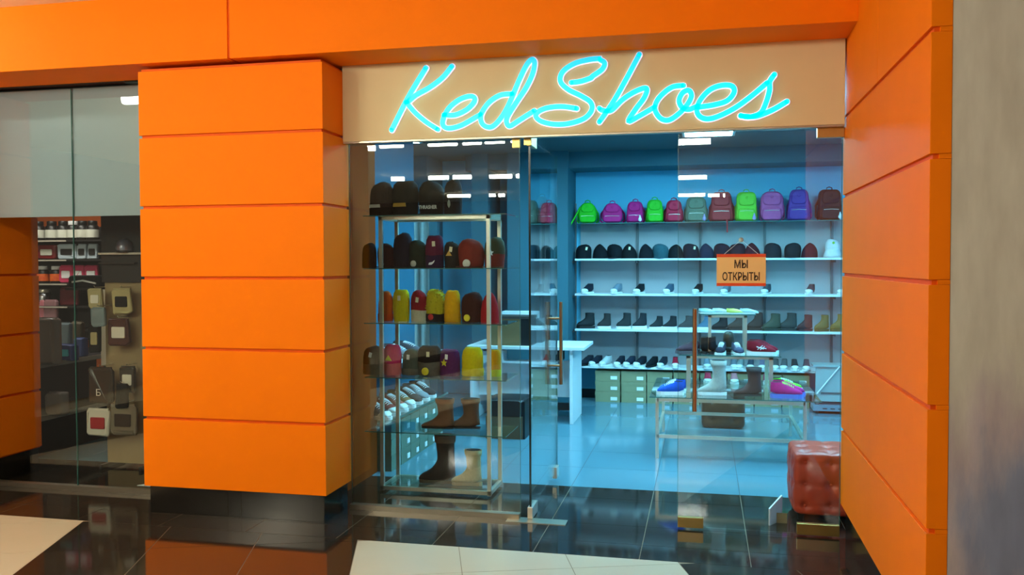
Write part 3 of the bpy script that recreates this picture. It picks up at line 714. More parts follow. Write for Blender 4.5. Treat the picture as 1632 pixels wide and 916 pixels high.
for px0, px1, yt, sh, kind, nm, m_, lb, op in hats:
    z = SZ[sh]; x, w_, h_ = onshelf(px0, px1, yt, z, HY)
    o_ = dict(op)
    make_hat(kind, w_, h_, m_, lb, (x, HY+random.uniform(-.02, .03), z), rz=random.uniform(-8, 8)-12, name=nm, group='hats on the display stand', **o_)
    if 'arched lettering' in lb:
        h = bpy.data.objects[-1] if False else None
# lettering on the black cap
cap_t = [o for o in bpy.data.objects if o.get('label', '').startswith('black cap with white arched')][0]
text('THRASHER', .034, WHB, 'lettering', cap_t, (0, -.5*.8*onshelf(668, 708, 290, 1.868, HY)[1]*1.04-.006, .045), (R(90), 0, 0), .8, .0006, .0015)
# ruffles of the fluffy hat
fh = [o for o in bpy.data.objects if o.get('label', '').startswith('fluffy yellow')][0]
mb = MB(); x_, w_, h_ = onshelf(678, 708, 462, SZ['beanie'], HY)
for k in range(70):
    a = random.uniform(0, 2*math.pi); q = random.uniform(.32, 1.0)
    rr = (w_/2)*(1.0 if q < .7 else math.sqrt(max(.05, 1-((q-.7)/.32)**2)))
    p = Vector((rr*math.cos(a), rr*.8*math.sin(a), q*h_)); d_ = Vector((math.cos(a), math.sin(a), .3 if q < .8 else 1)).normalized()*.012
    mb.tube([p-d_*.2, p+d_], [.008, .002], 5)
o = obj('ruffles', mb, K('fluffy', (205, 190, 30)), fh); o['kind'] = 'stuff'
# boots on the stand
BR = leather((120, 80, 52), .7); BR2 = leather((96, 66, 44), .7)
def bootx(px, Y): return at(px, 600, Y).x
def footwear(kind, px0, px1, ytop, ybase, Y, z, flip, *a, **k):
    """toe towards -x if flip; scaled so the outline spans px0..px1"""
    xa, xb = at(px0, ybase, Y).x, at(px1, ybase, Y).x
    L = (xb-xa)/math.cos(R(k.pop('yaw', 0)) if False else 0); s_ = L/.293
    rz = k.pop('rz', 0)
    if flip: return make_shoe(kind, *a, loc=(xb-.004, Y, z), rz=180+rz, sc=s_, **k)
    return make_shoe(kind, *a, loc=(xa+.004, Y, z), rz=rz, sc=s_, **k)
footwear('tall', 672, 724, 628, 686, 5.68, SZ['boot'], True, BR, RUBBER_B, 'brown suede boot on the fifth shelf, left of its pair', sole_h=.016, cuff=leather((150, 92, 60), .8), name='boot', cat='boot').scale.z = .62
footwear('tall', 712, 765, 628, 686, 5.72, SZ['boot'], True, BR2, RUBBER_B, 'brown suede boot on the fifth shelf, right of its pair', sole_h=.016, cuff=leather((125, 84, 56), .8), name='boot', cat='boot').scale.z = .62
b_ = footwear('tall', 668, 726, 703, 775, 5.66, SZ['base'], True, leather((30, 24, 22), .92), mat('dark_olive_sole', (70, 64, 48), .7), 'dark brown tall boot with turned cuff at the foot of the hat stand', cuff=leather((85, 62, 50), .9), sole_h=.02, name='boot', cat='boot', group=None); b_.scale.z *= 1.12
b_ = footwear('tall', 720, 768, 715, 777, 5.64, SZ['base'], True, K('beigeknit', (215, 196, 150)), mat('tan_sole', (150, 130, 90), .7), 'beige knitted boot with tan sole at the foot of the hat stand', cuff=K('beige2', (205, 185, 140)), sole_h=.03, name='boot', cat='boot'); b_.scale.z *= .98

# ================================================================== LEFT WALL SHELVES (behind the hat stand): trainers and box stacks
lw = thing('wall_shelf', 'glass shoe shelf along the left shop wall above the box stacks', 'shelf', (-2.42, 6.6, 0))
rel(obj('board', B((-2.59, 6.06, .385), (-2.22, 7.4, .40)), SHELF_GLASS), lw)
rel(obj('edge_strip', B((-2.22, 6.06, .385), (-2.216, 7.4, .400)), GLASS_EDGE), lw)
lw2 = thing('wall_shelf', 'white shelf along the left shop wall just above the glass shoe shelf', 'shelf', (-2.42, 6.6, 0))
rel(obj('board', B((-2.59, 6.06, .775), (-2.22, 7.3, .79)), SHELF_W), lw2)
rel(obj('edge_strip', B((-2.22, 6.06, .768), (-2.212, 7.3, .795)), UPR), lw2)
trn = [((30, 32, 44), 'navy'), ((120, 30, 40), 'dark red'), ((185, 90, 70), 'coral'), ((150, 105, 60), 'tan'), ((80, 62, 58), 'brown'), ((150, 155, 160), 'light grey'), ((40, 44, 50), 'charcoal')]
for k, (c, nm) in enumerate(trn):
    make_shoe('low', cloth(c), RUBBER_W, '%s trainer with white sole on the left wall shelf, %s from the front' % (nm, ORD[k]), (-2.50, 6.13+.18*k, .402), -32, 1.12, name='trainer', laces=CARD_W, toe=RUBBER_W if k < 4 else None, group='trainers on the left wall shelf')
for k, (c, nm) in enumerate([((70, 75, 80), 'grey'), ((150, 160, 170), 'pale grey'), ((90, 90, 100), 'slate')]):
    make_shoe('low', cloth(c), RUBBER_W, '%s trainer on the upper left wall shelf, %s from the front' % (nm, ORD[k]), (-2.53, 6.35+.26*k, .792), -8, 1.0, name='trainer', laces=CARD_W, group='trainers on the upper left wall shelf')
BOXG = mat('grey_green_box_card', (104, 122, 104), .75, noise=.15, nscale=20)
def shoe_box(w_, d_, h_, m_, label, loc, rz=0, group=None, lab=True):
    t = thing('shoe_box', label, 'box', loc, (0, 0, R(rz)), group)
    link('body', cmesh('bx%.3f%.3f%.3f' % (w_, d_, h_), lambda: B((-w_/2+.003, -d_/2+.003, 0), (w_/2-.003, d_/2-.003, h_*.9)), m_), t)
    link('lid', cmesh('lid%.3f%.3f%.3f' % (w_, d_, h_), lambda: B((-w_/2, -d_/2, h_*.66), (w_/2, d_/2, h_-.002)), m_), t)
    if lab: link('label_sticker', cmesh('lb%.3f%.3f' % (w_, h_), lambda: B((w_*.12, -d_/2-.002, h_*.18), (w_*.38, -d_/2+.004, h_*.5)), CARD_W), t)
    return t
LV = ['bottom', 'middle', 'top']
for c in range(6):
    for r_ in range(3):
        shoe_box(.215, .33, .118, BOXG, 'grey green shoe box under the left wall shelf, %s stack from the front, %s layer' % (ORD[c], LV[r_]), (-2.42, 6.17+.22*c, .118*r_), 90, 'shoe boxes under the left wall shelf')

# ================================================================== BACK WALL SHELVES
def wall_unit(x0, x1, label, ups, zs, gl_z):
    t = thing('wall_shelving', label, 'shelving', ((x0+x1)/2, 9.88, 0))
    obj_ = lambda n, mb, m, **k: rel(obj(n, mb, m, **k), t)
    obj_('back_panel', B((x0, 9.875, .40), (x1, 9.897, 1.985)), PANEL_G)
    for x in ups: obj_('upright', B((x-.012, 9.845, .1), (x+.012, 9.875, 2.22 if gl_z else 2.0)), UPR)
    for z in zs:
        obj_('shelf', B((x0-.02, 9.55, z-.022), (x1+.02, 9.87, z)), SHELF_W, bevel=.001)
        for x in ups: obj_('bracket', B((x-.005, 9.60, z-.05), (x+.005, 9.845, z-.022)), UPR)
    g = obj_('glass_shelf', B((x0-.02, 9.55, gl_z-.008), (x1+.02, 9.87, gl_z)), SHELF_GLASS)
    g = obj_('shelf_edge', B((x0-.02, 9.548, gl_z-.008), (x1+.02, 9.55, gl_z)), GLASS_EDGE)
    return t
zrow = [1.590, 1.203, .812, .400]
ZP = 1.982
UX = [at(x, 400, 9.86).x for x in (917, 1016, 1116, 1219, 1326)]
wall_unit(-1.37, 2.25, 'long white shelving along the back wall of the shoe shop', UX, zrow, ZP)
wall_unit(-1.84, -1.635, 'narrow white shelving behind the open glass door, left of the rear column', [-1.80], zrow, ZP)
packs = [(920, 953, 322, (40, 200, 30), 'bright green backpack, leftmost on the top shelf, strap hanging down', .28, True, None),
 (957, 995, 323, (205, 30, 125), 'wide magenta backpack beside the leftmost green one', .32, True, None),
 (998, 1027, 320, (200, 28, 120), 'narrow magenta backpack with a white charm', .22, True, CARD_W),
 (1029, 1058, 317, (55, 195, 40), 'green backpack between magenta and red ones', .22, True, None),
 (1059, 1089, 318, (200, 35, 70), 'cherry red backpack just left of the door edge', .25, True, None),
 (1091, 1128, 313, (110, 125, 105), 'grey green backpack with flap and lilac charm', .18, True, mat('lilac', (170, 150, 200), .6)),
 (1130, 1170, 305, (180, 50, 55), 'brick red backpack with strap hanging below the shelf', .25, True, None),
 (1172, 1207, 305, (120, 205, 60), 'lime green backpack with flap and lilac charm', .12, True, mat('lilac', (170, 150, 200), .6)),
 (1211, 1250, 304, (200, 85, 145), 'rose pink backpack with rounded top', .08, True, None),
 (1254, 1293, 301, (105, 60, 150), 'purple backpack, second from the right on the top shelf', .28, True, None),
 (1302, 1342, 301, (62, 24, 34), 'dark maroon backpack, rightmost on the top shelf, with a charm', .15, True, CARD_W),
 (846, 866, 312, (95, 120, 100), 'grey green backpack seen through the open door', .12, True, None),
 (872, 890, 322, (170, 40, 110), 'magenta backpack half hidden by the rear column', .25, True, None)]
PY = 9.68
for px0, px1, yt, c, lb, tp, fp, ch in packs:
    x, w_, h_ = onshelf(px0, px1, yt, ZP, PY)
    w_ = min(w_, .30)
    if x < -1.5: x = -1.78 if px0 < 860 else -1.655; w_ = .13
    t = make_backpack(w_, h_-.01, cloth(c, .6), lb, (x, PY, ZP+.001), rz=random.uniform(-6, 6), taper=tp, charm=ch, r=.09 if 'rounded' in lb or 'leftmost' in lb else .055)
    if 'strap hanging' in lb:
        if px0 < 1000: pts = [(-.08, -.05, .18), (-.13, -.08, .08), (-.17, -.12, 0), (-.19, -.14, -.08), (-.20, -.145, -.2)]
        else: pts = [(.05, -.07, .02), (.06, -.145, .01), (.062, -.15, -.04), (.062, -.15, -.12)]
        obj('loose_strap', MB().tube(pts, .009, 6), cloth(c, .6), t)
hatrow = [(930, (16, 18, 24), 'beanie', 'black', True), (957, (16, 18, 24), 'pointed', 'black', False), (980, (18, 20, 26), 'cap', 'black', False), (1003, (18, 20, 24), 'pointed', 'black, yellow striped tag', True),
 (1030, (20, 22, 30), 'pointed', 'charcoal', False), (1053, (50, 90, 100), 'cap', 'teal grey', False), (1077, (20, 22, 26), 'pointed', 'black', False), (1101, (22, 26, 40), 'beanie', 'black and navy, tagged', True),
 (1126, (24, 38, 62), 'pointed', 'navy', False), (1151, (38, 24, 40), 'cap', 'dark plum', False), (1175, (52, 26, 38), 'beanie', 'maroon', False), (1199, (84, 26, 36), 'pointed', 'dark red', False),
 (1232, (34, 38, 46), 'beanie', 'charcoal', False), (1263, (38, 36, 42), 'cap', 'dark grey', False), (1290, (70, 24, 38), 'pointed', 'wine red', False)]
for k, (px, c, kd, nm, tg) in enumerate(hatrow):
    x = at(px, 400, 9.66).x
    make_hat(kd, .168, .155, cloth(c), '%s hat, %s from the left on the wall shelf under the backpacks' % (nm, ORD[k]), (x, 9.66, zrow[0]), rz=random.uniform(-20, 20), name='hat', brim=cloth(c) if k in (2, 5, 9, 13) else None,
             tagm=CARD if tg else None, group='hats on the wall shelf', sy=.85)
x = at(1327, 400, 9.66).x
t = make_hat('cap', .15, .19, cloth((225, 228, 228)), 'white bucket hat with green emblem at the right end of the wall shelf', (x, 9.66, zrow[0]), name='bucket_hat', group='hats on the wall shelf')
obj('brim', MB().lathe([(.07, .085), (.092, .03), (.094, .006), (.088, .004), (.07, .075)], 20), cloth((225, 228, 228)), t)
obj('badge', MB().lathe([(.014, 0), (.012, .004)], 8).xf(Matrix.Translation((0, -.064, .155)) @ Matrix.Rotation(R(90), 4, 'X')), mat('green_emblem', (120, 190, 50), .6), t)
for px, nm in ((851, 'left'), (880, 'right')):
    make_hat('beanie', .10, .13, cloth((30, 60, 70)), 'dark teal hat seen through the open door, %s one' % nm, (at(px, 400, 9.66).x-.02, 9.66, zrow[0]), name='hat')
# small shoes facing the viewer
small = [(938, (28, 30, 44), 'navy'), (984, (120, 135, 150), 'white and navy'), (1020, (24, 24, 30), 'black'), (1067, (70, 90, 110), 'grey blue'), (1113, (20, 22, 26), 'black'), (1158, (110, 125, 135), 'pale grey'), (1222, (60, 75, 85), 'slate'), (1292, (60, 65, 75), 'charcoal'), (1343, (150, 155, 160), 'light grey')]
for k, (px, c, nm) in enumerate(small):
    x = at(px, 460, 9.68).x
    make_shoe('low', cloth(c), RUBBER_W, 'small %s sneaker, %s from the left on the upper shoe shelf' % (nm, ORD[k]), (x+.03, 9.76, zrow[1]), -108, .84, sole_h=.018, name='sneaker', toe=RUBBER_W, group='small sneakers on the upper shoe shelf').scale.z = 1.05
make_shoe('high', cloth((30, 50, 60)), RUBBER_W, 'dark sneaker on the narrow shelf seen through the open door', (-1.80, 9.76, zrow[1]), -100, .6, name='sneaker')
boots = [(919, 948, 498, 'ankle', (20, 22, 26), 'black', 1), (952, 974, 499, 'ankle', (40, 34, 34), 'dark brown', 0), (982, 1006, 498, 'ankle', (30, 32, 34), 'charcoal', 0), (1007, 1031, 498, 'high', (18, 20, 30), 'navy', 1), (1034, 1057, 503, 'high', (18, 20, 26), 'black', 1), (1055, 1079, 503, 'high', (20, 20, 26), 'black canvas', 1), (1081, 1105, 503, 'ankle', (75, 66, 66), 'taupe', 0),
 (1110, 1133, 503, 'high', (80, 120, 150), 'light blue', 0), (1134, 1160, 504, 'ankle', (20, 20, 24), 'black suede', 0), (1159, 1188, 500, 'ankle', (80, 56, 48), 'brown', 0), (1190, 1216, 497, 'ankle', (70, 44, 38), 'dark chestnut', 0), (1213, 1244, 499, 'ankle', (70, 72, 56), 'olive', 1), (1240, 1270, 498, 'ankle', (56, 54, 52), 'dark grey', 0),
 (1270, 1295, 501, 'ankle', (76, 34, 36), 'oxblood', 0), (1296, 1321, 501, 'ankle', (128, 96, 44), 'mustard tan', 0), (1322, 1348, 500, 'ankle', (132, 98, 40), 'ochre', 0)]
for k, (a, b_, yt, kd, c, nm, tg) in enumerate(boots):
    t = footwear(kd, a, b_, yt, 522, 9.66, zrow[2], True, leather(c, .7), RUBBER_W if kd == 'high' or k in (1, 2, 6) else leather(tuple(int(v*.8) for v in c)), '%s %s, %s from the left on the boot shelf' % (nm, 'ankle boot' if kd == 'ankle' else 'high top sneaker', ORD[k]), name='ankle_boot' if kd == 'ankle' else 'high_top_sneaker', cat='boot', tagm=CARD_W if tg else None, group='boots on the back wall shelf', rz=random.uniform(-10, 18), sole_h=.034)
    zt = at((a+b_)/2, yt, 9.66).z-zrow[2]; t.scale.z = zt/(.215 if kd == 'ankle' else .18)
lows = [(937, (30, 32, 44), 'slate', 0), (951, (30, 34, 48), 'navy', 1), (966, (205, 210, 210), 'white', 1), (987, (26, 30, 44), 'dark blue', 1), (1004, (34, 42, 60), 'blue grey', 1), (1022, (24, 28, 40), 'ink blue', 1), (1040, (16, 18, 24), 'black', 0), (1055, (30, 36, 50), 'dark navy', 1), (1076, (170, 24, 50), 'crimson', 1), (1126, (120, 140, 155), 'pale blue', 1), (1169, (110, 120, 130), 'grey', 1),
 (1183, (140, 150, 150), 'light grey', 1), (1198, (60, 70, 85), 'steel blue', 1), (1217, (110, 105, 130), 'lilac grey', 1), (1238, (70, 80, 84), 'graphite', 1), (1252, (88, 92, 96), 'mid grey', 1), (1267, (44, 48, 54), 'charcoal', 1), (1287, (80, 70, 82), 'plum grey', 1)]
for k, (px, c, nm, tg) in enumerate(lows):
    x = at(px, 570, 9.66).x
    make_shoe('low', cloth(c), RUBBER_W if tg else RUBBER_B, '%s canvas shoe, %s from the left on the lowest wall shelf' % (nm, ORD[k]), (x+(.04 if k < 8 else 0), 9.76, zrow[3]), (-112 if k < 8 else -95)+random.uniform(-8, 8), .84, sole_h=.018, name='canvas_shoe', toe=RUBBER_W if tg else None, group='canvas shoes on the lowest wall shelf').scale.z = 1.0
KR2 = mat('olive_kraft_card', (150, 146, 110))
for c in range(8):
    for r_ in range(3):
        shoe_box(.277, .26, .116, KRAFT, 'olive brown shoe box on the floor, %s stack from the counter, %s layer' % (ORD[c], LV[r_]), (-1.03+.285*c, 9.72, .116*r_), random.uniform(-.8, .8), 'shoe boxes under the back wall shelving')
# round pink cushions behind the table are baby shoes on the box stacks
# ================================================================== CENTRE DISPLAY TABLE
TX0, TX1, TY0, TY1 = -.352, .762, 6.92, 8.02
tb = thing('display_table', 'three tier chrome and glass display table in the middle of the shoe shop', 'display table', ((TX0+TX1)/2, 7.47, 0))
def tpart(n, mb, m, **k): return rel(obj(n, mb, m, **k), tb)
s_ = .026
for x in (TX0, TX1):
    for y in (TY0, TY1): tpart('leg', B((x-s_/2, y-s_/2, 0), (x+s_/2, y+s_/2, .478)), CHROME, bevel=.001)
for z in (.465, .175):
    for y in (TY0, TY1): tpart('rail', B((TX0, y-s_/2, z-s_/2), (TX1, y+s_/2, z+s_/2)), CHROME)
    for x in (TX0, TX1): tpart('side_rail', B((x-s_/2, TY0, z-s_/2), (x+s_/2, TY1, z+s_/2)), CHROME)
def glass_top(x0, x1, y0, y1, z):
    g = tpart('glass_top', B((x0, y0, z-.008), (x1, y1, z)), SHELF_GLASS)
    e_ = tpart('glass_edge', B((x0, y0-.0015, z-.008), (x1, y0, z)), GLASS_EDGE); e_.parent = g; e_.matrix_parent_inverse = Matrix()
glass_top(TX0-.06, TX1+.12, TY0-.03, TY1+.03, .490)
def tier(px0, px1, y0, y1, zb, zt, s2, over):
    x0, x1 = at(px0, 560, y0).x, at(px1, 560, y0).x
    for x in (x0, x1):
        for y in (y0, y1): tpart('post', B((x-s2/2, y-s2/2, zb), (x+s2/2, y+s2/2, zt-.008)), CHROME)
    for y in (y0, y1): tpart('rail', B((x0-s2/2, y-s2/2, zt-.03), (x1+s2/2, y+s2/2, zt-.008)), CHROME)
    glass_top(x0-over, x1+over, y0-.04, y1+.04, zt)
    return x0, x1
z2 = at(1160, 566, 7.2).z; z3 = at(1160, 500, 7.33).z
tier(1097, 1229, 7.22, 7.72, .490, z2, .03, .075)
tier(1131, 1188, 7.33, 7.61, z2, z3, .024, .08)
# items: base tier
YT = 7.12
def tx(px, Y): return at(px, 600, Y).x
def pair(px0, px1, Y, z, flip, kind, mu, ms, lb, **k):
    for j, q in enumerate(('front', 'rear')):
        t_ = footwear(kind, px0+(3 if j else 0), px1+(3 if j else 0), 0, 600, Y+.115*j, z, flip, mu, ms, lb+', %s of pair' % q, rz=k.get('rz', 0), name=k.get('name', 'running_shoe'), laces=k.get('laces'), stripe=k.get('stripe'), toe=k.get('toe'), sole_h=k.get('sole_h', .03), cat='shoe'); t_.scale.z *= 1.3
BL = cloth((40, 90, 200)); PK = cloth((215, 40, 130))
pair(1046, 1090, 7.02, .491, True, 'low', BL, RUBBER_W, 'blue running shoe with thick white sole left on the table base', laces=CARD_W, rz=4)
pair(1228, 1281, 7.02, .491, False, 'low', PK, mat('blue_foam_sole', (90, 110, 200), .6), 'pink running shoe with blue sole right on the table base', laces=mat('lime_laces', (130, 220, 60), .6))
make_shoe('low', cloth((120, 210, 60)), RUBBER_W, 'lime green running shoe behind the pink pair on the table base', (tx(1226, 7.45), 7.45, .491), 5, .93, name='running_shoe', laces=CARD_W)
t = footwear('tall', 1112, 1158, 0, 628, 7.08, .491, True, K('whiteknit', (205, 205, 198)), RUBBER_W, 'tall white knitted boot on the table base', name='boot', cat='boot', cuff=K('whiteknit2', (200, 198, 190)), sole_h=.03); t.scale.z = (at(1150, 574, 7.08).z-.491)/.34
t = footwear('tall', 1169, 1214, 0, 628, 7.08, .491, True, leather((70, 42, 44), .6), mat('dark_sole', (50, 40, 40), .6), 'dark brown tall boot on the table base', name='boot', cat='boot', cuff=leather((30, 26, 32), .6), sole_h=.024); t.scale.z = (at(1190, 585, 7.08).z-.491)/.335
for k, (px, c, nm) in enumerate([(1128, (180, 40, 70), 'red'), (1170, (180, 110, 120), 'rose grey'), (1222, (170, 50, 90), 'dark pink')]):
    make_shoe('low', cloth(c), RUBBER_W, '%s child shoe at the back of the table base, %s from the left' % (nm, ORD[k]), (tx(px, 7.85), 7.92, .491), -90, .75, name='child_shoe', toe=RUBBER_W)
# middle tier
pair(1076, 1112, 7.26, z2+.001, True, 'low', cloth((84, 62, 78)), mat('grey_sole', (90, 84, 92), .6), 'grey purple trekking shoe left on the middle tier', laces=BLACK_P, rz=-4)
t = make_shoe('high', cloth((14, 14, 18)), RUBBER_B, 'black high shoe, left of two seen from behind on the middle tier', (tx(1121, 7.3), 7.28, z2+.001), 80, .8, name='high_shoe')
t = make_shoe('high', cloth((18, 20, 30)), RUBBER_B, 'black high shoe, right of two seen from behind on the middle tier', (tx(1133, 7.3), 7.30, z2+.001), 80, .8, name='high_shoe', laces=CARD_W)
make_shoe('low', cloth((40, 40, 60)), RUBBER_W, 'navy sneaker facing the door on the middle tier, left one', (tx(1152, 7.4), 7.42, z2+.001), -98, .85, name='sneaker', laces=CARD_W, toe=cloth((30, 30, 50)))
make_shoe('low', cloth((80, 84, 110)), RUBBER_W, 'grey blue sneaker facing the door on the middle tier, right one', (tx(1170, 7.4), 7.42, z2+.001), -80, .85, name='sneaker', laces=CARD_W, toe=cloth((60, 60, 84)))
hb = thing('head_shaped_cap', 'round brown cap propped between the sneakers and the third tier', 'hat', (tx(1161, 7.5), 7.5, z2+.03))
obj('crown', MB().lathe(hat_profile(.09, .14, 'beanie'), 16), leather((70, 50, 40)), hb); obj('rim', MB().lathe([(.045, -.03), (.05, -.02), (.05, .01), (.045, .012)], 16), BLACK_P, hb)
pair(1190, 1238, 7.24, z2+.001, False, 'low', cloth((150, 24, 44)), RUBBER_W, 'red running shoe with white stripes on the middle tier', laces=cloth((90, 30, 40)), stripe=CARD_W, rz=-4)
# top tier: folded light flats
fc = [((190, 235, 235), 'pale mint'), ((210, 225, 235), 'white blue'), ((225, 230, 120), 'white and lime'), ((205, 230, 235), 'ice white')]
for k, (c, nm) in enumerate(fc):
    x = tx(1118+22*k, 7.36)
    t = make_shoe('low', cloth(c), RUBBER_W, '%s flat shoe on the top tier, %s from the left' % (nm, ORD[k]), (x-.02, 7.38+.03*(k % 2), z3+.001), 20, .55, name='flat_shoe', sole_h=.012, group='flat shoes on the top tier'); t.scale.z = .42
# poufs
def pouf(name, label, loc, sx, sy, sz, m_, tuft=True, cols=3, rws=3):
    t = thing(name, label, 'pouf', loc)
    mb = MB(); n = 30; half = Vector((sx/2, sy/2, sz/2))
    for ax in range(3):
        for sg_ in (-1, 1):
            vs = []
            for i in range(n+1):
                for j in range(n+1):
                    u, v = 2*i/n-1, 2*j/n-1
                    q = [0, 0, 0]; q[ax] = sg_; q[(ax+1) % 3] = u; q[(ax+2) % 3] = v
                    k_ = sum(abs(c)**9 for c in q)**(1/9); q = [c/k_ for c in q]
                    p = Vector((q[0]*half.x, q[1]*half.y, q[2]*half.z))
                    d = 0
                    if tuft:
                        A = [cols, cols, rws]; a1, a2 = (ax+1) % 3, (ax+2) % 3
                        for ci in range(A[a1]):
                            for ri in range(A[a2]):
                                c1 = ((ci+.5)/A[a1]*2-1); c2 = ((ri+.5)/A[a2]*2-1)
                                d += math.exp(-(((q[a1]-c1)*half[a1])**2+((q[a2]-c2)*half[a2])**2)/.0007)
                        s1 = min(abs(q[a1]-((ci+.5)/A[a1]*2-1)) for ci in range(A[a1]))*half[a1]; s2 = min(abs(q[a2]-((ci+.5)/A[a2]*2-1)) for ci in range(A[a2]))*half[a2]
                        d += .18*(math.exp(-s1*s1/.00004)+math.exp(-s2*s2/.00004))
                    p[ax] -= sg_*.020*d
                    vs.append((p.x, p.y, p.z+half.z+.03))
            mb.add(vs, [(i*(n+1)+j, (i+1)*(n+1)+j, (i+1)*(n+1)+j+1, i*(n+1)+j+1) for i in range(n) for j in range(n)], True)
    obj('cushion', mb, m_, t)
    bt = MB()
    for ci in range(cols):
        for ri in range(rws):
            bt.lathe([(.008, 0), (.006, .004)], 8, c=(0, 0, 0)) if False else bt.cbox((((ci+.5)/cols-.5)*sx, -sy/2+.018, (ri+.5)/rws*sz+.03), (.014, .008, .014))
    if tuft: o = obj('buttons', bt, m_, t, bevel=.002)
    for a in ((-1, 1) if sx > .41 else ()):
        for b2 in (-1, 1): obj('foot', MB().lathe([(.018, 0), (.022, .035)], 10, c=(a*sx*.38, b2*sy*.38, 0)), BLACK_P, t)
    return t
pouf('pouf', 'red tufted leather cube pouf just inside the closed glass door', (.745, 5.60, 0), .44, .44, .385, leather((205, 66, 36), .4))
pouf('pouf', 'brown crocodile leather pouf under the display table', (.185, 8.42, -.028), .40, .34, .335, leather((92, 58, 40), .3), cols=2, rws=2)
# white wedge stand near the pouf (a small folded card A-board)
wd = thing('folded_sign_stand', 'small white folded board standing left of the red pouf', 'board', (.43, 5.30, 0))
bmb = MB().add([(-.05, -.03, 0), (.03, .10, 0), (.03, .10, .15), (-.05, -.03, .10), (-.042, -.035, 0), (.038, .095, 0), (.038, .095, .15), (-.042, -.035, .10)], [(0, 1, 2, 3), (7, 6, 5, 4), (0, 4, 5, 1), (1, 5, 6, 2), (2, 6, 7, 3), (3, 7, 4, 0)])
obj('board', bmb, WHITE_LAM, wd)
obj('back_support', MB().box((.0, .03, 0), (.06, .034, .06)), TAN, wd)

# slanted fitting mirror by the back shelves
fm = thing('fitting_bench', 'white low shoe bench with a slanted front bar at the right of the back shelves', 'bench', (1.35, 9.35, 0))
def fpart(n, mb, m): return rel(obj(n, mb, m), fm)
PALE = mat('pale_grey_laminate', (150, 168, 168), .35)
fpart('side_panel', B((1.13, 9.32, .12), (1.66, 9.36, .495)), PALE)
fpart('top', B((1.10, 9.30, .475), (1.68, 9.52, .497)), PALE)
fpart('base_grille', B((1.10, 9.26, .03), (1.68, 9.50, .085)), mat('blue_grey_metal', (110, 135, 150), .4))
for k in range(6):
    fpart('slot', B((1.19+.075*k, 9.2575, .050), (1.235+.075*k, 9.2605, .060)), BLACK_P)
br_ = MB().tube([(1.14, 9.30, .20), (1.36, 9.30, .485)], .008, 6); fpart('slanted_bar', br_, WHITE_LAM)
fpart('lower_rail', B((1.18, 9.31, .20), (1.66, 9.319, .215)), UPR)
for x in (1.13, 1.62): fpart('foot', B((x, 9.32, 0), (x+.03, 9.46, .12)), UPR)

# ================================================================== COUNTER
ct = thing('counter', 'white counter desk at the rear left of the shoe shop', 'counter', (-1.7, 8.5, 0))
def cpart(n, mb, m, **k): return rel(obj(n, mb, m, **k), ct)
cpart('top', B((-2.25, 8.16, .712), (-1.10, 8.86, .742)), WHITE_LAM, bevel=.002)
cpart('end_panel', B((-1.245, 8.20, 0), (-1.215, 8.82, .712)), WHITE_LAM)
cpart('front_panel', B((-2.22, 8.45, .22), (-1.245, 8.47, .58)), WHITE_LAM)
cpart('left_panel', B((-2.23, 8.20, 0), (-2.205, 8.82, .712)), WHITE_LAM)
cpart('kick_rail', B((-2.2, 8.78, .03), (-1.25, 8.80, .11)), UPR)
cpart('monitor_recess', B((-1.50, 8.30, .60), (-1.33, 8.44, .70)), BLACK_P)
t = thing('carton', 'brown open carton on the counter behind the hat stand', 'box', (at(815, 540, 8.25).x, 8.36, .743))
obj('body', B((-.20, -.14, 0), (.10, .14, .27)), mat('brown_card', (110, 86, 52), .7), t); obj('side', B((.10, -.14, 0), (.20, .14, .275)), BLACK_P, t); obj('lid', B((-.205, -.145, .262), (.205, .145, .285)), mat('dark_lid', (52, 48, 44), .6), t)
t = thing('storage_pouf', 'dark lidded storage box with a brown base on the floor in front of the counter', 'box', (at(815, 690, 7.45).x-.02, 7.6, 0))
obj('body', B((-.20, -.20, 0), (.13, .16, .20)), mat('brown_card2', (100, 80, 58), .7), t); obj('lid', pillow(rrect(.35, .17, .03), .40).xf(Matrix.Translation((-.03, 0, .18))), leather((30, 26, 28)), t); obj('end_panel', B((.13, -.19, 0), (.15, .17, .33)), BLACK_P, t)
t = thing('paper_stack', 'white parcels stacked behind the carton on the counter', 'parcel', (at(855, 505, 8.7).x-.08, 8.66, .743))
obj('lower_parcel', B((-.30, -.08, 0), (.16, .10, .24)), mat('grey_parcel', (90, 96, 100), .6), t); obj('upper_parcel', B((-.26, -.08, .24), (.10, .10, .31)), WHITE_LAM, t)
t = thing('parcel', 'white tied parcel under the counter top', 'parcel', (-2.02, 8.3, .585))
obj('box', B((-.12, -.08, 0), (.12, .08, .10)), WHITE_LAM, t); obj('tape', B((-.015, -.082, 0), (.015, .082, .101)), UPR, t)
t2 = thing('parcel_tray', 'pale tray carrying the tied parcel below the counter top', 'tray', (-2.02, 8.3, .575)); obj('base', B((-.19, -.1, 0), (.65, .1, .009)), WHITE_LAM, t2); obj('lip', B((-.19, -.1, .009), (.65, -.095, .02)), WHITE_LAM, t2)
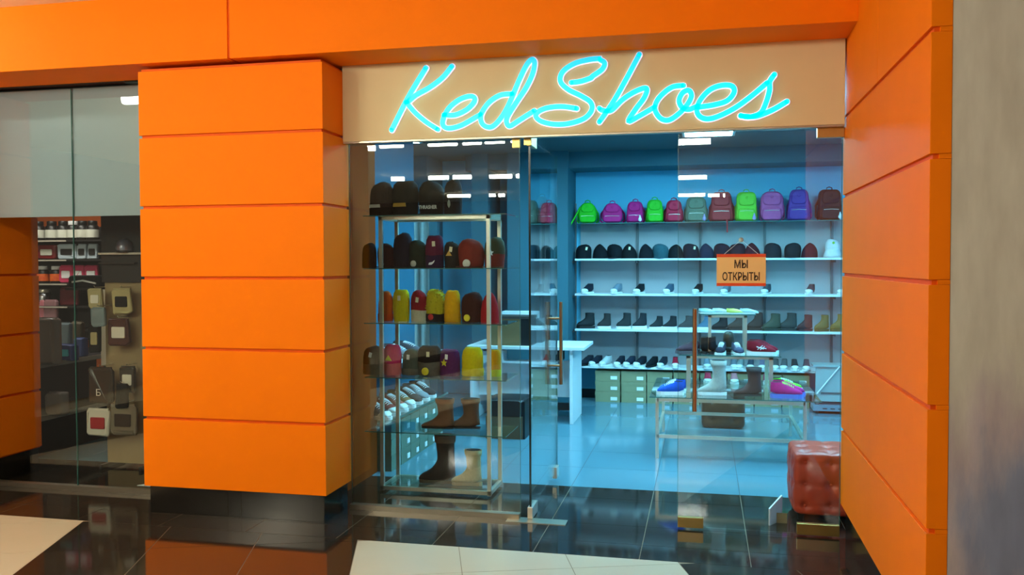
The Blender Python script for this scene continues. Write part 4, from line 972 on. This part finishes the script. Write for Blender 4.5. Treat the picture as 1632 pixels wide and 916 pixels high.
# curtains of the fitting corner
cu = thing('curtain', 'pale blue floor length curtain of the fitting corner at the rear left', 'curtain', (-3.25, 9.0, 0))
pts = []
for i in range(61):
    x = -3.58+.70*i/60; pts.append((x, 9.05+.035*math.sin(i*.85)+.01*math.sin(i*2.3)))
vs = [(x, y, z) for z in (.04, 2.0) for x, y in pts]; n = len(pts)
rel(obj('fabric', MB().add(vs, [(i, i+1, n+i+1, n+i) for i in range(n-1)], True), mat('curtain_cloth', (175, 185, 185), .85)), cu)
rel(obj('rail', MB().tube([(-3.6, 9.05, 2.02), (-2.8, 9.05, 2.02)], .012, 8), CHROME), cu)
rel(obj('post', B((-2.90, 9.0, 0), (-2.81, 9.1, 2.06)), WALL_T), cu)

# ================================================================== LEFT SHOP CONTENTS
SW = mat('white_edge', (190, 180, 165), .5); DKM = mat('near_black_board', (30, 25, 25), .6)
js = thing('jar_shelving', 'dark shelving full of jars seen through the left window', 'shelving', (-6.3, 7.6, 0))
def jp(n, mb, m): return rel(obj(n, mb, m), js)
jz = [1.792, 1.598, 1.358, 1.130, .90]
jp('back_panel', B((-7.4, 7.78, .77), (-5.80, 7.80, 1.93)), DKM)
for x in (-7.4, -5.80): jp('side_panel', B((x, 7.5, .0), (x+.02, 7.80, 1.95)), DKM)
for z in jz:
    s1 = jp('shelf', B((-7.38, 7.5, z-.018), (-5.80, 7.78, z)), DKM)
    s2 = jp('edge_strip', B((-7.38, 7.495, z-.018), (-6.2, 7.5, z-.004)), SW); s2.parent = s1; s2.matrix_parent_inverse = Matrix()
LBL = mat('white_jar_label', (215, 215, 200), .6); BLKJ = mat('black_jar', (22, 18, 18), .35)
def jar(px, z, w_px, h_px, mb_, ml, mlid, label, Y=7.6, group=None, name='jar'):
    a = at(px-w_px/2, 380, Y); b_ = at(px+w_px/2, 380, Y); r = (b_.x-a.x)/2; h = h_px/F_PX*(Y*math.cos(YAW)+abs(a.x)*math.sin(YAW))
    t = thing(name, label, 'jar', ((a.x+b_.x)/2, Y, z), group=group)
    obj('body', MB().lathe([(r*.95, 0), (r, .01), (r, h*.68), (r*.75, h*.78), (r*.7, h*.8)], 16), mb_, t)
    obj('label_band', MB().lathe([(r*1.01, h*.12), (r*1.015, h*.14), (r*1.015, h*.52), (r*1.01, h*.54)], 16, cap=False), ml, t)
    obj('lid', MB().lathe([(r*.72, h*.79), (r*.74, h*.8), (r*.74, h*.97), (r*.68, h)], 16), mlid, t)
    return t
for k, px in enumerate((62, 83, 101, 117, 132, 148)):
    jar(px, jz[0], 17, 30, BLKJ, LBL, BLACK_P if k != 3 else CARD_W, 'black supplement jar with cream label on the top shelf, %s from the left' % ORD[k], group='black jars on the top shelf of the left shop')
jar(55, jz[1], 9, 26, mat('purple_bottle', (70, 60, 120), .4), LBL, CARD_W, 'small purple bottle at the left end of the second jar shelf', name='bottle')
def packet(px0, px1, py0, py1, Y, m_, label, cat='packet', name='packet', m2=None, group=None, depth=.05, z=None, txt=None):
    a, b_ = at(px0, py1, Y), at(px1, py0, Y)
    z0 = a.z if z is None else z
    t = thing(name, label, cat, ((a.x+b_.x)/2, Y, z0), group=group)
    w_, h_ = b_.x-a.x, b_.z-a.z
    bg = pillow(rrect(w_, h_, min(w_, h_)*.14, 5), depth, .88, 3)
    sd = random.random()*9
    bg.v = [(x+.006*math.sin(z*70+sd), y+.006*math.sin(x*90+z*60+sd), z+.004*math.sin(x*110+sd)) for x, y, z in bg.v]
    obj('bag', bg, m_, t)
    if m2: obj('label_patch', pillow(rrect(w_*.62, h_*.42, .008, 2), .01, .95).xf(Matrix.Translation((0, -depth/2, h_*.28))), m2, t)
    obj('top_seal', B((-w_*.44, -.006, h_*.93), (w_*.44, .006, h_*1.02)), m_, t)
    return t
PKR = mat('dark_red_film', (120, 22, 28), .3); PKW = mat('white_blue_film', (190, 205, 215), .3); PKP = mat('pink_film', (205, 60, 100), .3)
packet(62, 91, 388, 411, 7.6, PKR, 'dark red packet with cream lettering patch on the second jar shelf', m2=LBL, z=jz[1])
for k, (a, b_) in enumerate(((94, 123), (125, 139), (141, 157))):
    packet(a, b_, 386, 410, 7.6, PKW, 'pale blue and white packet on the second jar shelf, %s of three' % ORD[k], m2=DKM, z=jz[1])
for k, px in enumerate((68, 89)):
    jar(px, jz[2], 17, 27, BLKJ, mat('flame_label', (240, 130, 30), .6, noise=1, nscale=40, var2=(210, 30, 20)), CARD_W, 'black jar with flame coloured label on the third shelf, %s one' % ('left' if k == 0 else 'right'))
for k, (a, b_) in enumerate(((97, 118), (119, 136), (137, 158))):
    packet(a, b_, 418, 446, 7.6, PKP, 'pink and white packet on the third jar shelf, %s of three' % ORD[k], m2=CARD_W, z=jz[2])
jar(69, jz[3], 20, 26, mat('silver_jug', (170, 170, 175), .25, 1), mat('silver_jug', (170, 170, 175)), CHROME, 'silver jar on the fourth shelf', name='jar')
packet(97, 126, 455, 484, 7.6, mat('wine_film', (90, 26, 34), .3), 'wine red packet leaning on the fourth jar shelf', z=jz[3])
for k, (px0, px1, c, nm) in enumerate(((56, 72, (200, 120, 130), 'pink and clear'), (73, 92, (150, 110, 115), 'rosy brown'))):
    packet(px0, px1, 495, 540, 7.55, mat('film_%d' % k, c, .25), '%s packet on the lowest jar shelf' % nm, z=.90)
# gondola along the left with two levels
gd = thing('gondola', 'dark low gondola with pale shelf edges in the left shop', 'shelving', (-5.6, 6.6, 0))
def gp(n, mb, m): return rel(obj(n, mb, m), gd)
gp('base', B((-6.1, 5.75, 0), (-5.23, 7.3, .295)), DKM)
gp('lower_shelf', B((-6.1, 5.72, .295), (-5.2, 7.32, .315)), DKM); gp('lower_edge', B((-5.2, 5.72, .285), (-5.193, 7.32, .325)), SW)
gp('back', B((-6.0, 5.75, .315), (-5.72, 7.3, .72)), DK)
gp('upper_shelf', B((-6.1, 5.72, .72), (-5.2, 7.32, .742)), DKM); gp('upper_edge', B((-5.2, 5.72, .715), (-5.193, 7.32, .752)), SW)
GF = mat('clear_grey_film', (150, 138, 130), .25)
packet(60, 92, 510, 583, 6.0, GF, 'crumpled clear bag on the gondola, behind the orange pier', z=.743, depth=.12)
packet(92, 122, 555, 580, 6.3, mat('blue_cloth_pack', (50, 70, 140), .5), 'dark blue folded pack with a bright label on the gondola', z=.743, m2=mat('cyan_label', (90, 220, 240), .5), depth=.1)
packet(122, 136, 545, 574, 6.6, mat('blue2', (70, 90, 150), .5), 'pale blue folded pack at the end of the gondola', z=.743, depth=.08)
packet(98, 112, 498, 548, 6.7, mat('blue_grey_carton', (110, 125, 135), .6), 'slim blue grey carton standing on the gondola', cat='box', name='slim_carton', z=.743)
packet(116, 132, 500, 548, 6.9, mat('brown_carton', (95, 82, 62), .6), 'slim brown carton standing on the gondola', cat='box', name='slim_carton', z=.743)
packet(78, 104, 594, 630, 6.1, GF, 'greyish packet on the lower gondola shelf', z=.316, depth=.1)
# pegboard stand with hanging sports goods
pb = thing('pegboard_stand', 'tan pegboard stand behind the left window, next to the orange pier', 'display stand', (-4.3, 5.82, 0))
def pp(n, mb, m): return rel(obj(n, mb, m), pb)
pp('panel', B((-4.46, 5.80, .03), (-4.10, 5.83, 1.41)), TAN)
pp('upper_case', B((-4.47, 5.78, 1.41), (-4.08, 5.98, 1.92)), DKM)
pp('upper_shelf', B((-4.47, 5.74, 1.62), (-4.08, 5.79, 1.635)), SW)
pp('lower_shelf', B((-4.47, 5.74, 1.55), (-4.16, 5.79, 1.56)), DK)
pp('side_board', B((-4.62, 5.95, .75), (-4.46, 5.97, 1.35)), SW)
for x in (-4.46, -4.12): pp('foot', B((x, 5.70, 0), (x+.02, 5.98, .03)), DKM)
pp('edge_profile', B((-4.105, 5.785, .03), (-4.095, 5.80, 1.41)), ALU)
CLR = mat('clear_film', (120, 108, 92), .2); KH = mat('khaki_card', (160, 148, 105), .6); BK = cloth((26, 24, 24)); WHC = mat('offwhite_card', (205, 200, 185), .6)
def hang(px0, px1, py0, py1, Y, m_, label, m2=None, name='hanging_pack', txt=None, extra=None, depth=.03):
    t = packet(px0, px1, py0, py1, Y, m_, label, cat='packet', name=name, m2=m2, depth=depth)
    a, b_ = at(px0, py1, Y), at(px1, py0, Y); h_ = b_.z-a.z
    dy = 5.80-Y
    obj('hook', MB().tube([(0, dy, h_+.012), (0, -.01, h_+.012), (0, -.02, h_+.022)], .003, 6), CHROME, t)
    return t
hang(143, 163, 460, 492, 5.70, KH, 'khaki carded pack at the upper left of the pegboard', WHC)
hang(180, 210, 460, 500, 5.70, KH, 'khaki carded pack with dark gloves at the upper right of the pegboard', BK)
hang(148, 168, 490, 520, 5.66, mat('blue_grey_film', (110, 125, 130), .25), 'crumpled blue grey wrapped glove left of the pegboard', None)
hang(144, 160, 515, 562, 5.72, BK, 'black knee strap with pale stripe on the pegboard', KH)
hang(174, 207, 508, 550, 5.70, mat('maroon_film', (72, 40, 34), .3), 'maroon pack with white cards hanging on the pegboard', WHC)
t = hang(143, 180, 586, 642, 5.66, mat('dark_clear_film', (52, 46, 38), .2), 'dark rounded pack with pale outlined letters on the pegboard', None)
text('Б', .07, WHC, 'lettering', t, (-.01, -.022, .06), (R(90), 0, 0), 1.1, .0, .001)
hang(193, 216, 584, 625, 5.70, mat('dark_pack', (58, 52, 42), .3), 'dark square pack with pale bands on the right of the pegboard', WHC)
hang(186, 204, 612, 650, 5.66, BK, 'black long glove hanging below the square pack', None)
hang(140, 175, 652, 694, 5.66, WHC, 'cream boxed pack with a red top at the lower left of the pegboard', mat('red_print', (160, 40, 44), .5))
hang(177, 218, 645, 692, 5.68, CLR, 'clear wrinkled bag with brown content at the lower right of the pegboard', leather((60, 46, 38)))
t = thing('helmet', 'silver grey helmet on the dark shelf above the pegboard', 'helmet', (at(190, 382, 5.70).x, 5.76, 1.636))
obj('shell', MB().lathe([(.055, 0), (.062, .03), (.055, .07), (.035, .095), (.006, .104)], 18), mat('silver_shell', (140, 140, 155), .3, .6), t); obj('rim', MB().lathe([(.056, 0), (.064, .003), (.064, .012), (.056, .014)], 18), BLACK_P, t)
t = thing('folded_shorts', 'dark folded garment with a white edge left of the pegboard shelf', 'clothes', (at(158, 450, 6.1).x-.1, 6.1, 1.36))
obj('fabric', pillow(rrect(.30, .10, .03, 3), .12), cloth((24, 22, 26)), t); obj('white_edge', MB().tube([(-.10, -.062, .045), (0, -.066, .058), (.12, -.062, .035)], .008, 6), CARD_W, t)
obj('support', B((-.17, -.06, -.02), (.17, .06, 0)), DKM, t)
# white leaflet lying by the pier
lf = obj('leaflet', MB().prism([(-3.86, 5.32), (-3.5, 5.32), (-3.5, 5.62), (-3.62, 5.62)], .001, .004), CARD_W); tag(lf, 'white paper sheet on the dark floor behind the left window', 'paper')
